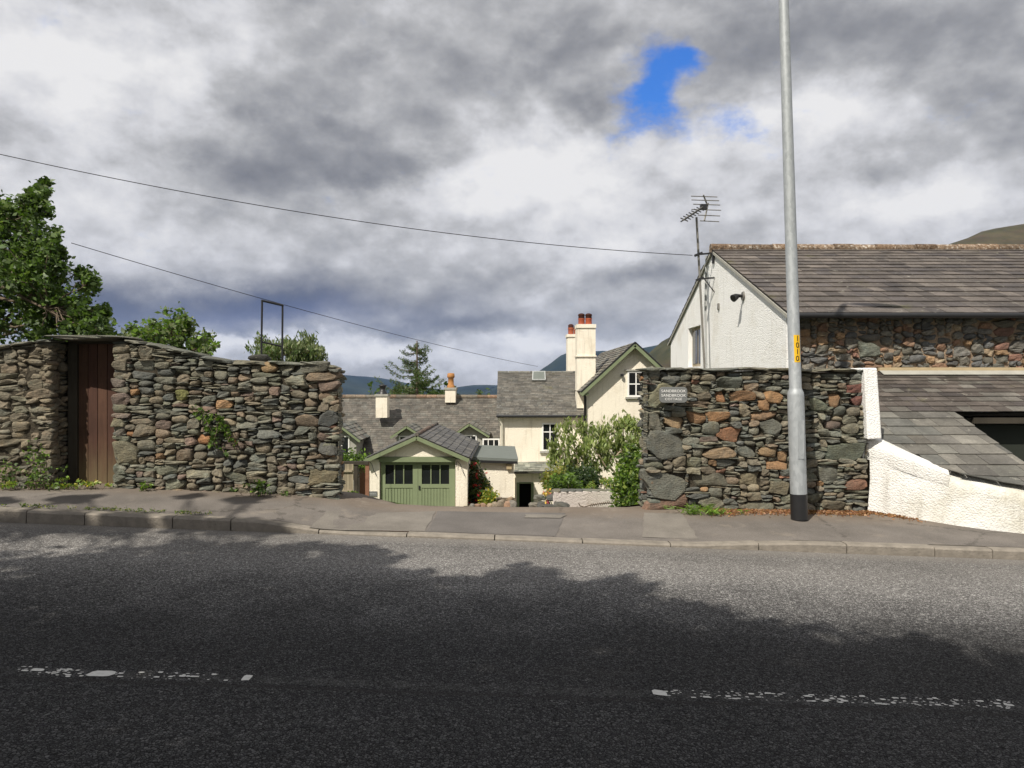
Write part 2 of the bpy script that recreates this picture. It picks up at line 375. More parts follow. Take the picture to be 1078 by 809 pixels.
simple('white_paint', (.80, .79, .76), .45, .06, 6)
simple('black_paint', (.014, .014, .015), .45, .3, 12, .2, .002, 80, .5)
simple('dark_void', (.008, .008, .008), .9)
simple('lead', (.36, .37, .36), .55, .25, 6, .3, .004, 25)
simple('tan_strip', (.42, .33, .20), .8, .25, 9, .3, .004, 50)
simple('grey_felt', (.14, .155, .14), .8, .25, 4, .3, .004, 70)
simple('green_board', (.022, .026, .02), .8, .3, 4)
simple('terracotta', (.36, .10, .05), .8, .4, 9, .3, .004, 40, attr=True)
simple('sign_slate', (.16, .165, .16), .5, .15, 20, .2, .002, 90)
simple('sign_yellow', (.80, .47, .02), .5, .08, 20)
simple('brick_red', (.24, .12, .075), .9, .4, 14, .5, .006, 60)
simple('pipe_cream', (.70, .66, .55), .5, .1, 6)
simple('rendered_grey', (.34, .33, .29), .9, .3, 6, .5, .006, 50)
simple('bark', (.13, .10, .07), .9, .45, 12, .9, .02, 40)
simple('bark_pale', (.34, .27, .19), .9, .4, 12, .7, .01, 40)
simple('litter', (.26, .12, .05), .9, .5, 60, attr=True)
simple('cable_black', (.01, .01, .012), .6)
simple('metal_dull', (.20, .19, .17), .6, .4, 12, metal=.3)
simple('soil', (.09, .07, .045), .95, .4, 6, .8, .02, 30)
def f_galv(t, b):
    n = t.noise(t.mapping(t.oc, scale=(1, 1, .35)), 26, 6, .7); v = t.vor(t.mapping(t.oc, scale=(1, 1, .5)), 34, 'F1', 'Color')
    g = t.node('ShaderNodeSeparateColor'); t.link(v, g.inputs[0])
    c = t.mix(n, (.27, .29, .30, 1), (.46, .48, .49, 1)); c = t.mix(.25, c, t.mix(g.outputs[0], (.25, .27, .28, 1), (.55, .57, .58, 1)))
    t.link(c, b.inputs['Base Color']); b.inputs['Metallic'].default_value = .35
    t.link(t.m('ADD', .45, t.m('MULTIPLY', n, .25)), b.inputs['Roughness']); bump(t, b, n, .15, .003)
mat('galvanised', f_galv, .55, .5)
def f_glass(t, b):
    t.link(t.mix(t.noise(t.oc, 1.5, 2, .5), (.006, .007, .008, 1), (.02, .023, .025, 1)), b.inputs['Base Color'])
mat('glass', f_glass, .08, .35)
def f_leaf(t, b):
    n = t.noise(t.oc, 1.2, 3, .5)
    c = t.mix(1., t.at, t.ramp(n, [(.3, .75), (.7, 1.3)]), 'MULTIPLY')
    t.link(c, b.inputs['Base Color'])
    tr = t.node('ShaderNodeBsdfTranslucent'); t.link(t.mix(1., c, (1.5, 1.7, .7, 1), 'MULTIPLY'), tr.inputs[0])
    m = t.node('ShaderNodeMixShader'); m.inputs[0].default_value = .32
    t.link(b.outputs[0], m.inputs[1]); t.link(tr.outputs[0], m.inputs[2]); t.link(m.outputs[0], t.out.inputs[0])
mat('leaf', f_leaf, .5, .4)
def f_grass(t, b):
    n = t.noise(t.oc, .5, 8, .65); n2 = t.noise(t.oc, 25, 5, .7)
    c = t.ramp(n, [(.3, (.035, .06, .018)), (.6, (.075, .10, .03)), (.8, (.12, .11, .05))])
    c = t.mix(1., c, t.ramp(n2, [(.3, .6), (.7, 1.4)]), 'MULTIPLY')
    t.link(c, b.inputs['Base Color']); bump(t, b, n2, .8, .03)
mat('grass', f_grass, .95, .1)
def f_hill(c1, c2, c3, s):
    def f(t, b):
        n = t.noise(t.oc, s, 9, .62, .4); n2 = t.noise(t.mapping(t.oc, scale=(1, .4, 1)), s * 5, 7, .7)
        c = t.ramp(n, [(.36, c1), (.5, c2), (.66, c3)]); c = t.mix(1., c, t.ramp(n2, [(.3, .65), (.7, 1.35)]), 'MULTIPLY')
        t.link(c, b.inputs['Base Color'])
    return f
mat('fell_forest', f_hill((.016, .026, .030), (.022, .034, .034), (.036, .046, .036), .0016), .95, .05)
mat('fell_grass', f_hill((.040, .042, .020), (.062, .055, .028), (.075, .052, .035), .006), .95, .05)

# ---------------------------------------------------------------- levels of the ground
def zr(x): return -.037 * max(-60, min(60, x))
HK = [(-5.3, .13), (-2.64, .115), (-1.9, .035), (1.9, .03), (2.95, .095), (5.3, .105)]
def hk(x): return interp(x, HK)
ZB = [(X(0, 8.8), .367), (X(120, 8.8), .367), (X(240, 8.9), .309), (X(358, 8.9), .245), (X(387, 9), .150), (X(450, 9), .104), (X(540, 9), .09), (X(680, 8.9), .09), (X(800, 9), .049), (X(915, 9.25), -.008), (X(1078, 8.5), -.06)]
def zback(x):
    if x < ZB[0][0]: return .367 - .037 * (x - ZB[0][0])
    if x > ZB[-1][0]: return -.06 - .037 * (x - ZB[-1][0])
    return interp(x, ZB)
KY0, KY1 = 7.56, 7.70
def zpave(x, y):
    f = zr(x) + hk(x); t = (y - KY1) / (8.9 - KY1)
    return f + (zback(x) - f) * min(max(t, 0), 1.0) - max(0, y - 9.02) * (.12 if -2.0 < x < 1.6 else 0)
def zland(x, y):
    """terrain beyond the walls"""
    if y <= 9.5: return zr(x) - .03
    base = zpave(x, 9.5) - .02
    if y <= 20: return base + (-1.95 - base) * ((y - 9.5) / 10.5) ** .85
    if y <= 40: return -1.95 - (y - 20) / 20 * 3.0
    if y <= 250: return -4.95 - (y - 40) / 210 * 55
    return -60 - min(1, (y - 250) / 600) * 70
# ---------------------------------------------------------------- terrain, road, pavement
def grid_mesh(name, xs, ys, zf, m, kind='structure', smooth=True):
    vs_ = [(x, y, zf(x, y)) for y in ys for x in xs]; nx = len(xs)
    fs = [(j * nx + i, j * nx + i + 1, (j + 1) * nx + i + 1, (j + 1) * nx + i) for j in range(len(ys) - 1) for i in range(nx - 1)]
    b = MB(); b.add(vs_, fs, (1, 1, 1), smooth); o = b.build(name, m); o['kind'] = kind; return o
def lin(a, b, n): return [a + (b - a) * i / n for i in range(n + 1)]
far = [-9000, -3000, -1000, -400, -150, -60]
grid_mesh('ground', far + lin(-30, 30, 60) + [-x for x in far[::-1]], [-3000, -600, -100, -30, -12, -5, 0, .25], lambda x, y: zr(x) - .02 + (0.12 if y < .2 else .10), 'grass')
grid_mesh('terrain', far + lin(-30, 30, 60) + [-x for x in far[::-1]], [8.2, 9.0, 9.49] + lin(9.7, 20, 12) + lin(22, 40, 6) + [60, 100, 250, 800, 2500, 9000], lambda x, y: zland(x, y) if y > 9.5 else min(zland(x, y), zpave(x, y) - .05), 'grass')
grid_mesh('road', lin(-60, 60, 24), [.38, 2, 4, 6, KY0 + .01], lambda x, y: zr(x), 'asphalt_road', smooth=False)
grid_mesh('pavement', lin(-25, 25, 100), [KY1 - .01, 8.0, 8.4, 8.9, 9.02, 9.25, 9.5], lambda x, y: zpave(x, y) - (.0 if y < 9.3 else .012), 'pavement')
# the drive dropping away to the garage
grid_mesh('driveway', lin(-2.1, 1.75, 10), [9.5] + lin(9.8, 22, 14), lambda x, y: zland(x, y) + .02 if y > 9.5 else zpave(x, y) - .012, 'pavement')
def kerb(name, y0, y1, hf, label_mat, x0=-25, x1=25, seed=3):
    rr = random.Random(seed); b = MB(); x = x0
    while x < x1:
        L = .91 if rr.random() < .75 else .6
        n = 3; j = rr.uniform(-.006, .006); jj = rr.uniform(-.005, .005); g = .006
        xs = [x + g + (L - 2 * g) * i / n for i in range(n + 1)]
        ca = rr.uniform(.8, 1.1); c = (ca, ca, ca)
        for a, e in zip(xs, xs[1:]):
            p = []
            for zt in (0, 1):
                for (xx, yy) in ((a, y0), (e, y0), (e, y1), (a, y1)):
                    zz = zr(xx) - .12 if zt == 0 else zr(xx) + hf(xx) + j
                    p.append((xx, yy + jj, zz))
            # rounded top front edge
            t_ = .018
            v = [Vector(q) for q in p]
            f0, f1 = v[4].copy(), v[5].copy(); f0.z -= t_; f1.z -= t_
            k0, k1 = v[4].copy(), v[5].copy(); k0.y += t_; k1.y += t_
            b.add([v[0], v[1], f1, f0, k0, k1, v[6], v[7], v[2], v[3]],
                  [(0, 1, 2, 3), (3, 2, 5, 4), (4, 5, 6, 7), (6, 8, 9, 7), (1, 8, 6, 5, 2), (0, 3, 4, 7, 9)], c)
        x += L
    o = b.build(name, 'kerb_stone'); o['kind'] = 'structure'; return o
kerb('kerb', KY0, KY1, hk, 'kerb_stone')
kerb('near_kerb', .25, .39, lambda x: .10, 'kerb_stone', seed=5)
def gp(px, py, zf=zr):
    dx_, dz_ = (px - CX) / F, (HZ - py) / F
    d = 5.0
    for _ in range(60): d = (zf(dx_ * d) - EYE) / dz_
    return dx_ * d, d
def pp(px, py):
    """pixel to pavement surface"""
    dx_, dz_ = (px - CX) / F, (HZ - py) / F; lo, hi = 7.0, 9.6
    for _ in range(40):
        m_ = (lo + hi) / 2
        if EYE + dz_ * m_ > zpave(dx_ * m_, m_): lo = m_
        else: hi = m_
    return dx_ * lo, lo
def sheet(name, pts, mt, zf, lift=.005, n=1):
    """thin resurfaced patch following the ground: a quad given by 4 ground points"""
    b = MB(); N = 8; vs_ = []
    for j in range(N + 1):
        for i in range(N + 1):
            u, v_ = i / N, j / N
            p = (Vector(pts[0]) * (1 - u) + Vector(pts[1]) * u) * (1 - v_) + (Vector(pts[3]) * (1 - u) + Vector(pts[2]) * u) * v_
            ed = (i in (0, N)) or (j in (0, N))
            jx = rng.uniform(-.012, .012) if ed else 0
            vs_.append((p.x + jx, p.y + jx * .5, zf(p.x, p.y) + lift))
    fs = [(j * (N + 1) + i, j * (N + 1) + i + 1, (j + 1) * (N + 1) + i + 1, (j + 1) * (N + 1) + i) for j in range(N) for i in range(N)]
    b.add(vs_, fs); o = b.build(name, mt); o['kind'] = 'structure'; return o
sheet('pavement_patch', [pp(325, 556), pp(447, 560), pp(459, 538.5), pp(345, 538)], 'patch_light', zpave)
sheet('pavement_patch', [pp(449, 560), pp(585, 565), pp(596, 540.5), pp(461, 538.5)], 'patch_dark', zpave, .004)
sheet('pavement_patch', [pp(676, 566), pp(735, 568), pp(718, 541.5), pp(678, 540.5)], 'patch_light', zpave, .006)
sheet('drain_cover', [pp(552, 546), pp(590, 546.5), pp(597, 543), pp(553, 542.5)], 'patch_light', zpave, .011)
# worn centre line
def marking(name, spans, seed, label):
    rr = random.Random(seed); b = MB()
    def patch(px, py, w_, h_):
        x, y = gp(px, py); k = rr.randint(7, 10)
        pts = []
        for i in range(k):
            a = 2 * math.pi * i / k
            q = rr.uniform(.7, 1.1)
            sx = (abs(math.cos(a)) ** .5) * math.copysign(1, math.cos(a)); sy = (abs(math.sin(a)) ** .5) * math.copysign(1, math.sin(a))
            pts.append((x + sx * w_ / 2 * q, y + sy * h_ / 2 * q))
        b.add([(p[0], p[1], zr(p[0]) + .004) for p in pts], [tuple(range(k))])
    for (x0, y0, x1, y1, n, solid) in spans:
        for _ in range(int(n * 1.7)):
            t = rr.random(); px = x0 + (x1 - x0) * t; py = y0 + (y1 - y0) * t + rr.choice([-3.4, -2.6, -1, 0, 1, 2.6, 3.4]) + rr.uniform(-.8, .8)
            s_ = rr.uniform(.004, .014) if rr.random() < .7 else rr.uniform(.014, .028); patch(px, py, s_ * rr.uniform(1, 1.8), s_ * .8)
        for (sx, sy, ww, hh) in solid: patch(sx, sy, ww, hh)
    o = b.build(name, 'road_paint'); o['kind'] = 'structure'; return o
marking('road_marking', [(18, 705, 90, 710, 34, []), (120, 711, 240, 714, 22, [(107, 710, .15, .09), (260, 714.5, .045, .075), (205, 713, .06, .02), (40, 706, .07, .04)])], 11, '')
marking('road_marking', [(700, 730, 780, 733, 18, [(694, 730, .09, .085)]), (740, 732, 990, 740, 85, []), (990, 740, 1072, 743, 34, [(1062, 743, .05, .03)])], 12, '')

# ---------------------------------------------------------------- dry stone walls
def cube_sphere(n=4):
    vs_, fs, idx = [], [], {}
    def vid(p):
        k = tuple(round(c, 5) for c in p)
        if k not in idx: idx[k] = len(vs_); vs_.append(p)
        return idx[k]
    for ax in range(3):
        for sg in (-1, 1):
            for i in range(n):
                for j in range(n):
                    q = []
                    for (a, b_) in ((i, j), (i + 1, j), (i + 1, j + 1), (i, j + 1)):
                        p = [0, 0, 0]; p[ax] = sg; p[(ax + 1) % 3] = -1 + 2 * a / n; p[(ax + 2) % 3] = -1 + 2 * b_ / n
                        q.append(vid(tuple(p)))
                    fs.append(tuple(q) if sg > 0 else tuple(q[::-1]))
    return np.array(vs_, float), fs
CS_V, CS_F = cube_sphere(5)
CS_V3, CS_F3 = cube_sphere(3)
def add_stone(b, c, hw, hd, hh, axx, axy, col, k, rr, disp=.12, lo=False, tilt=.06):
    """one stone: centre c; half sizes along axx (wall run), axy (depth) and z"""
    V, Fc = (CS_V3, CS_F3) if lo else (CS_V, CS_F)
    p = np.sign(V) * np.abs(np.sin(np.abs(V) * math.pi / 2) if not lo else np.abs(V))
    r = (np.abs(p) ** k).sum(axis=1) ** (1 / k)
    p = p / r[:, None]
    # lumpy displacement from a few random planes (gives facets) and waves
    for q_ in range(6):
        d = np.array([rr.gauss(0, 1), rr.gauss(0, .35 if q_ < 4 else 1.2), rr.gauss(0, 1)]); d /= np.linalg.norm(d)
        lim = rr.uniform(.80, 1.02)
        over = np.maximum(p @ d - lim, 0); p = p - over[:, None] * d * .9
    ph = [rr.uniform(0, 6.28) for _ in range(6)]
    wv = 1 + disp * (np.sin(p[:, 0] * 3.1 + ph[0]) * np.sin(p[:, 2] * 2.7 + ph[1]) + .6 * np.sin(p[:, 0] * 5.3 + ph[2] + p[:, 1] * 3) * np.sin(p[:, 2] * 4.1 + ph[3]))
    p = p * wv[:, None]
    shx = rr.uniform(-.14, .14)
    ln = p[:, 0] * hw + p[:, 2] * hh * shx * 2; dp = p[:, 1] * hd; zz = p[:, 2] * hh * (1 + p[:, 0] * rr.uniform(-.22, .22))
    t = rr.gauss(0, tilt); ct, st = math.cos(t), math.sin(t)
    ln, zz = ln * ct - zz * st, ln * st + zz * ct
    tw = rr.gauss(0, .10); dp = dp + ln * tw + zz * rr.gauss(0, .25)
    P3 = np.array(c)[None, :] + ln[:, None] * np.array(axx) + dp[:, None] * np.array(axy)
    P3[:, 2] += zz
    base = len(b.v); b.v.extend(map(tuple, P3.tolist()))
    sm = k < 3.4
    for f in Fc: b.f.append(tuple(base + i for i in f)); b.c.append(col); b.s.append(sm)
def pack(L, zb, zt, sizes, seed, cell=.02, fixed=()):
    """fill the strip 0..L between heights zb(u), zt(u) with stones of many sizes; returns rectangles"""
    rr = random.Random(seed); nx = int(round(L / cell))
    z0 = min(zb(i * cell) for i in range(nx + 1)); z1 = max(zt(i * cell) for i in range(nx + 1))
    nz = int(math.ceil((z1 - z0) / cell))
    g = np.zeros((nz, nx), bool)
    for i in range(nx):
        u = (i + .5) * cell
        lo = int((zb(u) - z0) / cell); hi = int((zt(u) - z0) / cell)
        g[:max(lo, 0), i] = True; g[max(hi, 0):, i] = True
    out = []
    for (u, z, w_, h_, col) in fixed:
        i0 = int(round(u / cell)); j0 = int(round((z - z0) / cell)); wi = int(round(w_ / cell)); hi = int(round(h_ / cell))
        i0 = max(0, i0); j0 = max(0, j0)
        if g[j0:j0 + hi, i0:i0 + wi].any() and col != 'force': pass
        g[j0:j0 + hi, i0:i0 + wi] = True
        out.append((i0 * cell, z0 + j0 * cell, wi * cell, hi * cell, col))
    for j in range(nz):
        i = 0
        while i < nx:
            if g[j, i]: i += 1; continue
            run = 0
            while i + run < nx and not g[j, i + run] and run < 60: run += 1
            w_, h_ = rr.choices(sizes, [s[2] for s in sizes])[0][:2]
            w_ = max(2, int(round(w_ * rr.uniform(.7, 1.35) / cell))); h_ = max(1, int(round(h_ * rr.uniform(.75, 1.3) / cell)))
            if run - w_ < 5: w_ = run if run <= w_ + 5 and run < 24 else min(run, w_)
            w_ = min(w_, run); h_ = min(h_, max(1, int(w_ * .8)))
            hh = 1
            while hh < h_ and j + hh < nz and not g[j + hh, i:i + w_].any(): hh += 1
            g[j:j + hh, i:i + w_] = True
            out.append((i * cell, z0 + j * cell, w_ * cell, hh * cell, None)); i += w_
    return out
GREYS = [(.15, .155, .128), (.12, .125, .112), (.19, .185, .148), (.105, .11, .104), (.21, .195, .145), (.15, .15, .11), (.18, .168, .13)]
TANS = [(.26, .215, .15), (.22, .18, .13), (.30, .25, .175), (.21, .18, .135), (.27, .20, .14), (.27, .235, .175)]
ORNG = [(.36, .17, .075), (.33, .19, .095), (.40, .22, .10), (.27, .13, .085)]
PURP = [(.17, .12, .10), (.19, .13, .105)]
def stone_col(rr, w_, h_, warm=.35, orange=.1):
    asp = w_ / h_; q = rr.random(); wm = warm * (1.5 if asp < 2.2 and h_ > .05 else .35)
    if q < orange * (1.6 if asp < 2.2 and h_ > .05 else .2): c = rr.choice(ORNG)
    elif q < wm: c = tuple(x * .85 for x in rr.choice(TANS))
    elif q < wm + .025: c = rr.choice(PURP)
    else: c = rr.choice(GREYS)
    k = rr.uniform(.8, 1.45); return tuple(x * k for x in c)
SIZES = [(.13, .028, 3.4), (.22, .036, 3.6), (.13, .06, 3.2), (.19, .08, 3.2), (.25, .11, 1.5), (.10, .055, 1.6), (.32, .05, 1.8), (.17, .11, 1.5)]
def stone_face(b, p0, p1, zb, zt, seed, depth=.16, warm=.35, orange=.1, fixed=(), gap=.004, colf=None, sizes=SIZES, disp=.08, prot=.03, lo=False, squash=None):
    """lay the stones of one wall face from p0 to p1; the face looks to the right-hand side of p0->p1 turned outwards"""
    rr = random.Random(seed); p0 = Vector(p0); p1 = Vector(p1); L = (p1 - p0).length
    ax = (p1 - p0).normalized(); out = Vector((ax.y, -ax.x))   # outward normal
    for (u, z, w_, h_, fc) in pack(L, zb, zt, sizes, seed, fixed=fixed):
        asp = w_ / h_
        k = rr.uniform(4, 8) if (h_ < .05 or asp > 3) else rr.choice([2.8, 3.2, 4, 5, 6, 7])
        col = fc if isinstance(fc, tuple) else None
        if col is None: col = colf(rr, u + w_ / 2, z + h_ / 2, w_, h_) if colf else stone_col(rr, w_, h_, warm, orange)
        if isinstance(fc, tuple) and w_ > .26: k = 9
        pr = rr.uniform(-prot, prot * .7)
        hd = depth / 2 * (squash or 1)
        c = p0 + ax * (u + w_ / 2) - out * (hd - pr)
        add_stone(b, (c.x, c.y, z + h_ / 2), w_ / 2 * 1.09 - gap, hd, h_ / 2 * 1.2 - gap * .7, (ax.x, ax.y, 0), (out.x, out.y, 0), col, k, rr, disp, lo)
def coping(b, p0, p1, zt, width, seed, th=.045, over=.03, warm=.3):
    rr = random.Random(seed); p0 = Vector(p0); p1 = Vector(p1); L = (p1 - p0).length; ax = (p1 - p0).normalized(); out = Vector((ax.y, -ax.x)); u = 0
    while u < L:
        w_ = min(rr.uniform(.18, .5), L - u + .03); um = u + w_ / 2
        sl = (zt(min(u + w_, L)) - zt(u)) / max(w_, .01)
        c = p0 + ax * um - out * (width / 2 - over / 2)
        col = stone_col(rr, w_, .04, warm * .5, .02)
        base = len(b.v)
        add_stone(b, (c.x, c.y, zt(um) + th * .45), w_ / 2 * 1.04, width / 2 + over, th / 2 * rr.uniform(.8, 1.3), (ax.x, ax.y, sl), (out.x, out.y, 0), col, 7, rr, .05, False, .02)
        u += w_
def core(b, p0, p1, zb, zt, inset, width, n=24):
    p0 = Vector(p0); p1 = Vector(p1); ax = (p1 - p0).normalized(); out = Vector((ax.y, -ax.x)); L = (p1 - p0).length
    for i in range(n):
        q = []
        for zz in (0, 1):
            for (u, o_) in ((i, inset), (i + 1, inset), (i + 1, width), (i, width)):
                uu = min(max(L * u / n, .05), L - .05); c = p0 + ax * uu - out * o_
                q.append((c.x, c.y, (zb(uu) if zz == 0 else zt(uu))))
        b.hexa(q)
WL = .42   # wall thickness
# left wall: two runs either side of the doorway, joined over the door by a lintel
LW_TOP = [(-60, 366), (0, 363), (30, 358), (52, 356), (118, 355), (150, 359), (190, 368), (225, 376), (245, 379), (300, 380), (358, 383)]
LY = 8.85
def lz(x): return Z(interp(x / LY * F + CX, LW_TOP), LY) - .05
XA, XB, XC, XD = X(-75, LY), X(54, LY), X(117, LY), X(357, LY)
lw = thing('stone_wall', ((XC + XD) / 2, LY, .25), 'long grey and tan dry stone wall with the old plank door in it', 'wall')
b = MB()
def tone_old(rr, u, z, w_, h_):
    c = stone_col(rr, w_, h_, .75, .0); k = rr.uniform(.85, 1.2); g = (.20, .165, .115)
    return tuple(k * (x * .6 + y * .4) for x, y in zip(c, g))
SZ_OLD = [(.2, .06, 3), (.28, .1, 3), (.16, .09, 2), (.35, .07, 1.5), (.1, .05, 2)]
stone_face(b, (XA, LY), (XB, LY), lambda u: zback(XA + u) - .1, lambda u: lz(XA + u), 21, colf=tone_old, disp=.13, prot=.035, sizes=SZ_OLD)
quoins = []
zq = .42; rq = random.Random(4)
for h_ in (.10, .12, .26, .08, .12, .10, .06, .10, .14, .08, .10, .10, .12, .08):
    quoins.append((0.0, zq, rq.uniform(.14, .24) if h_ < .2 else .30, h_, (.20 * rq.uniform(.8, 1.1), .185 * rq.uniform(.8, 1.1), .13))); zq += h_
    if zq > 2.0: break
big = [(XD - XC - .36, .42, .34, .16, (.20, .165, .10)), (XD - XC - .28, .76, .26, .16, (.10, .10, .095)), (XD - XC - .24, 1.1, .22, .18, (.085, .09, .09)),
       (XD - XC - .95, 1.76, .2, .13, (.34, .22, .11)), (XD - XC - .55, 1.76, .42, .12, (.13, .125, .10)), (XD - XC - .26, 1.42, .24, .12, (.22, .15, .10)),
       (.75, 1.42, .16, .12, (.20, .20, .06))]
stone_face(b, (XC, LY), (XD, LY), lambda u: zback(XC + u) - .1, lambda u: lz(XC + u), 23, warm=.46, orange=.035, fixed=quoins + big, prot=.028)
b.build('stonework', 'stone', lw)
b = MB()   # returns: right end of the wall, both cheeks of the doorway
stone_face(b, (XD - .03, LY + .02), (XD - .03, LY + WL), lambda u: .05, lambda u: lz(XD), 24, warm=.3)
stone_face(b, (XB - .02, LY + .02), (XB - .02, LY + WL), lambda u: .2, lambda u: lz(XB), 25, colf=tone_old)
stone_face(b, (XC + .02, LY + WL), (XC + .02, LY + .02), lambda u: .2, lambda u: lz(XC), 26, warm=.2)
b.build('end_stones', 'stone', lw)
b = MB()
core(b, (XA, LY), (XB - .02, LY), lambda u: -.2, lambda u: lz(XA + u) - .0, .035, WL)
core(b, (XC + .02, LY), (XD - .03, LY), lambda u: -.2, lambda u: lz(XC + u) - .0, .06, WL)
b.build('wall_core', 'wall_core', lw)
b = MB()
coping(b, (XA, LY), (XB - .02, LY), lambda u: lz(XA + u), WL, 31)
coping(b, (XC + .15, LY), (XD - .07, LY), lambda u: lz(XC + .15 + u), WL, 32, over=.02)
b.build('coping', 'stone', lw)
b = MB(); zl = Z(355.5, LY)
add_stone(b, ((XB + XC) / 2 + .05, LY + WL / 2 - .02, zl), (XC - XB) / 2 + .16, WL / 2 + .07, .032, (1, 0, -.012), (0, 1, 0), (.15, .145, .12), 9, random.Random(2), .02, tilt=0)
b.build('lintel', 'stone', lw)
# plank door set back in the doorway
DY = LY + .36
door = thing('garden_door', ((XB + XC) / 2, DY, .36), 'old reddish brown plank door set deep in the stone wall', 'door')
xa, xb = X(64, LY), X(116.5, LY); zb_, zt_ = .33, zl - .06
b = MB(); rr = random.Random(8); npl = 5; pw = (xb - xa) / npl
for i in range(npl):
    k = rr.uniform(.75, 1.2)
    b.box((xa + i * pw + .003, DY, zb_ + rr.uniform(0, .02)), (xa + (i + 1) * pw - .003, DY + .028 + rr.uniform(0, .006), zt_), (k, k * rr.uniform(.9, 1.1), k))
def f_door(t, bb):
    f_wood(t, bb, (.045, .021, .013), (.125, .062, .038))
    src = bb.inputs['Base Color'].links[0].from_socket; s = t.node('ShaderNodeSeparateXYZ'); t.link(t.oc, s.inputs[0])
    fade = t.smooth(t.m('ADD', s.outputs[2], t.m('MULTIPLY', t.noise(t.mapping(t.oc, scale=(9, 9, 1)), 3, 5, .6), .5)), .15, .85, .8, 0.)
    t.link(t.mix(fade, src, (.15, .115, .06, 1)), bb.inputs['Base Color'])
mat('door_wood', f_door, .7, .3)
b.build('door_planks', 'door_wood', door, bevel=.003)
b = MB()
b.box((XB + .0, DY - .03, zb_), (xa - .002, DY + .05, zt_)); b.box((XB, DY - .03, zt_ + .003), (XC, DY + .05, zt_ + .06))
b.build('door_frame', 'wood_dark', door)
b = MB(); b.box((XB - .1, DY + .06, .2), (XC + .1, DY + .08, zl - .03)); b.build('backing', 'wood_dark', door)
b = MB(); b.tube([(xb - .05, DY - .012, 1.15), (xb - .05, DY - .03, 1.15)], .014, 10); b.bar((xb - .05, DY - .035, 1.19), (xb - .05, DY - .035, 1.09), .012, .012); b.build('handle', 'black_paint', door)
# black iron hoop standing on the wall
hoop = thing('iron_hoop', at(286, 377, 9.05), 'thin black square iron hoop standing up behind the wall top', 'metal frame')
dh = 9.12; h0, h1, h2, h3 = at(275, 380, dh), at(276, 316.5, dh), at(297.5, 322, dh + .12), at(297, 380, dh + .12)
b = MB(); b.tube([h0, h1], .013); b.build('post', 'black_paint', hoop)
b = MB(); b.tube([h3, h2], .013); b.build('post', 'black_paint', hoop)
b = MB(); b.tube([h1 - Vector((.012, 0, 0)), h2 + Vector((.012, 0, 0))], .014); b.build('top_rail', 'black_paint', hoop)
b = MB(); b.tube([at(275, 360, dh), at(297, 365, dh + .12)], .012); b.build('lower_rail', 'black_paint', hoop)
b = MB(); rr = random.Random(5)
for px_, w_ in ((274, .13),): add_stone(b, at(px_, 377.5, 9.08), w_, .1, .05, (1, 0, 0), (0, 1, 0), (.05, .05, .05), 3, rr)
tag(b.build('loose_stone', 'stone'), 'small dark heap of stone on the wall at the foot of the iron hoop', 'stone')

# right wall
RL = Vector((X(681, 8.9), 8.9)); RR = Vector((X(915, 9.3), 9.3)); RLEN = (RR - RL).length
rax = (RR - RL).normalized()
def rpx(px):  # distance along the right wall of a picture column
    t = (px - CX) / F; return (RL.x - t * RL.y) / (t * rax.y - rax.x)
RTOP = [(681, 387), (700, 386), (760, 387), (800, 386), (850, 388), (900, 388), (915, 389)]
def rz(u):
    p = RL + rax * u; return Z(interp(p.x / p.y * F + CX, RTOP), p.y) - .05
def rzb(u): p = RL + rax * u; return zback(p.x) - .1
def fx(px0, py1, px1, py0, col):
    """fixed stone from picture corners: left, bottom, right, top"""
    u0, u1 = rpx(px0), rpx(px1); d = RL.y + rax.y * u0
    return (u0, Z(py1, d), u1 - u0, Z(py0, d) - Z(py1, d), col)
G1 = (.16, .16, .135); G2 = (.17, .165, .13); OR = (.34, .185, .09); TN = (.30, .20, .11)
rfix = [fx(681, 539, 725, 526, (.21, .12, .085)), fx(681, 524, 722, 498, G1), fx(726, 514, 765, 500, (.13, .12, .09)), fx(682, 482, 718, 458, (.15, .15, .13)), fx(683, 455, 697, 432, (.16, .15, .12)),
        fx(683, 428, 712, 405, (.20, .19, .125)), fx(683, 404, 697, 389, (.22, .21, .17)), fx(700, 450, 722, 439, TN), fx(724, 446, 743, 434, OR), fx(745, 444, 767, 433, OR),
        fx(755, 465, 781, 452, (.32, .15, .08)), fx(768, 423, 793, 413, (.30, .16, .08)), fx(754, 424, 766, 412, (.36, .17, .08)), fx(806, 424, 824, 413, (.37, .2, .09)), fx(790, 442, 817, 433, (.28, .17, .10)),
        fx(740, 458, 758, 444, G2), fx(800, 458, 824, 443, G1), fx(755, 408, 781, 396, (.12, .13, .11)), fx(798, 481, 819, 470, TN), fx(742, 482, 774, 472, (.27, .19, .12)),
        fx(798, 432, 811, 420, OR), fx(780, 510, 802, 496, (.23, .19, .12)), fx(811, 522, 833, 508, (.20, .175, .12)), fx(776, 482, 797, 470, G1), fx(809, 494, 832, 486, OR),
        fx(871, 484, 912, 468, (.11, .125, .095)), fx(873, 429, 888, 414, OR), fx(852, 432, 871, 420, (.15, .16, .11)), fx(893, 413, 911, 405, (.20, .07, .055)), fx(896, 426, 911, 416, (.19, .07, .06)),
        fx(868, 540, 892, 528, (.20, .17, .12)), fx(786, 475 + 65, 818, 529, (.16, .15, .11)), fx(862, 508, 884, 492, G1)]
rw = thing('stone_wall', (RL.x + 1.3, 9.1, .05), 'chest high dry stone wall of grey and orange cobbles behind the lamp post', 'wall')
b = MB(); stone_face(b, RL, RR, rzb, rz, 41, warm=.42, orange=.05, fixed=rfix, prot=.026)
b.build('stonework', 'stone', rw)
b = MB(); rn = Vector((rax.y, -rax.x))
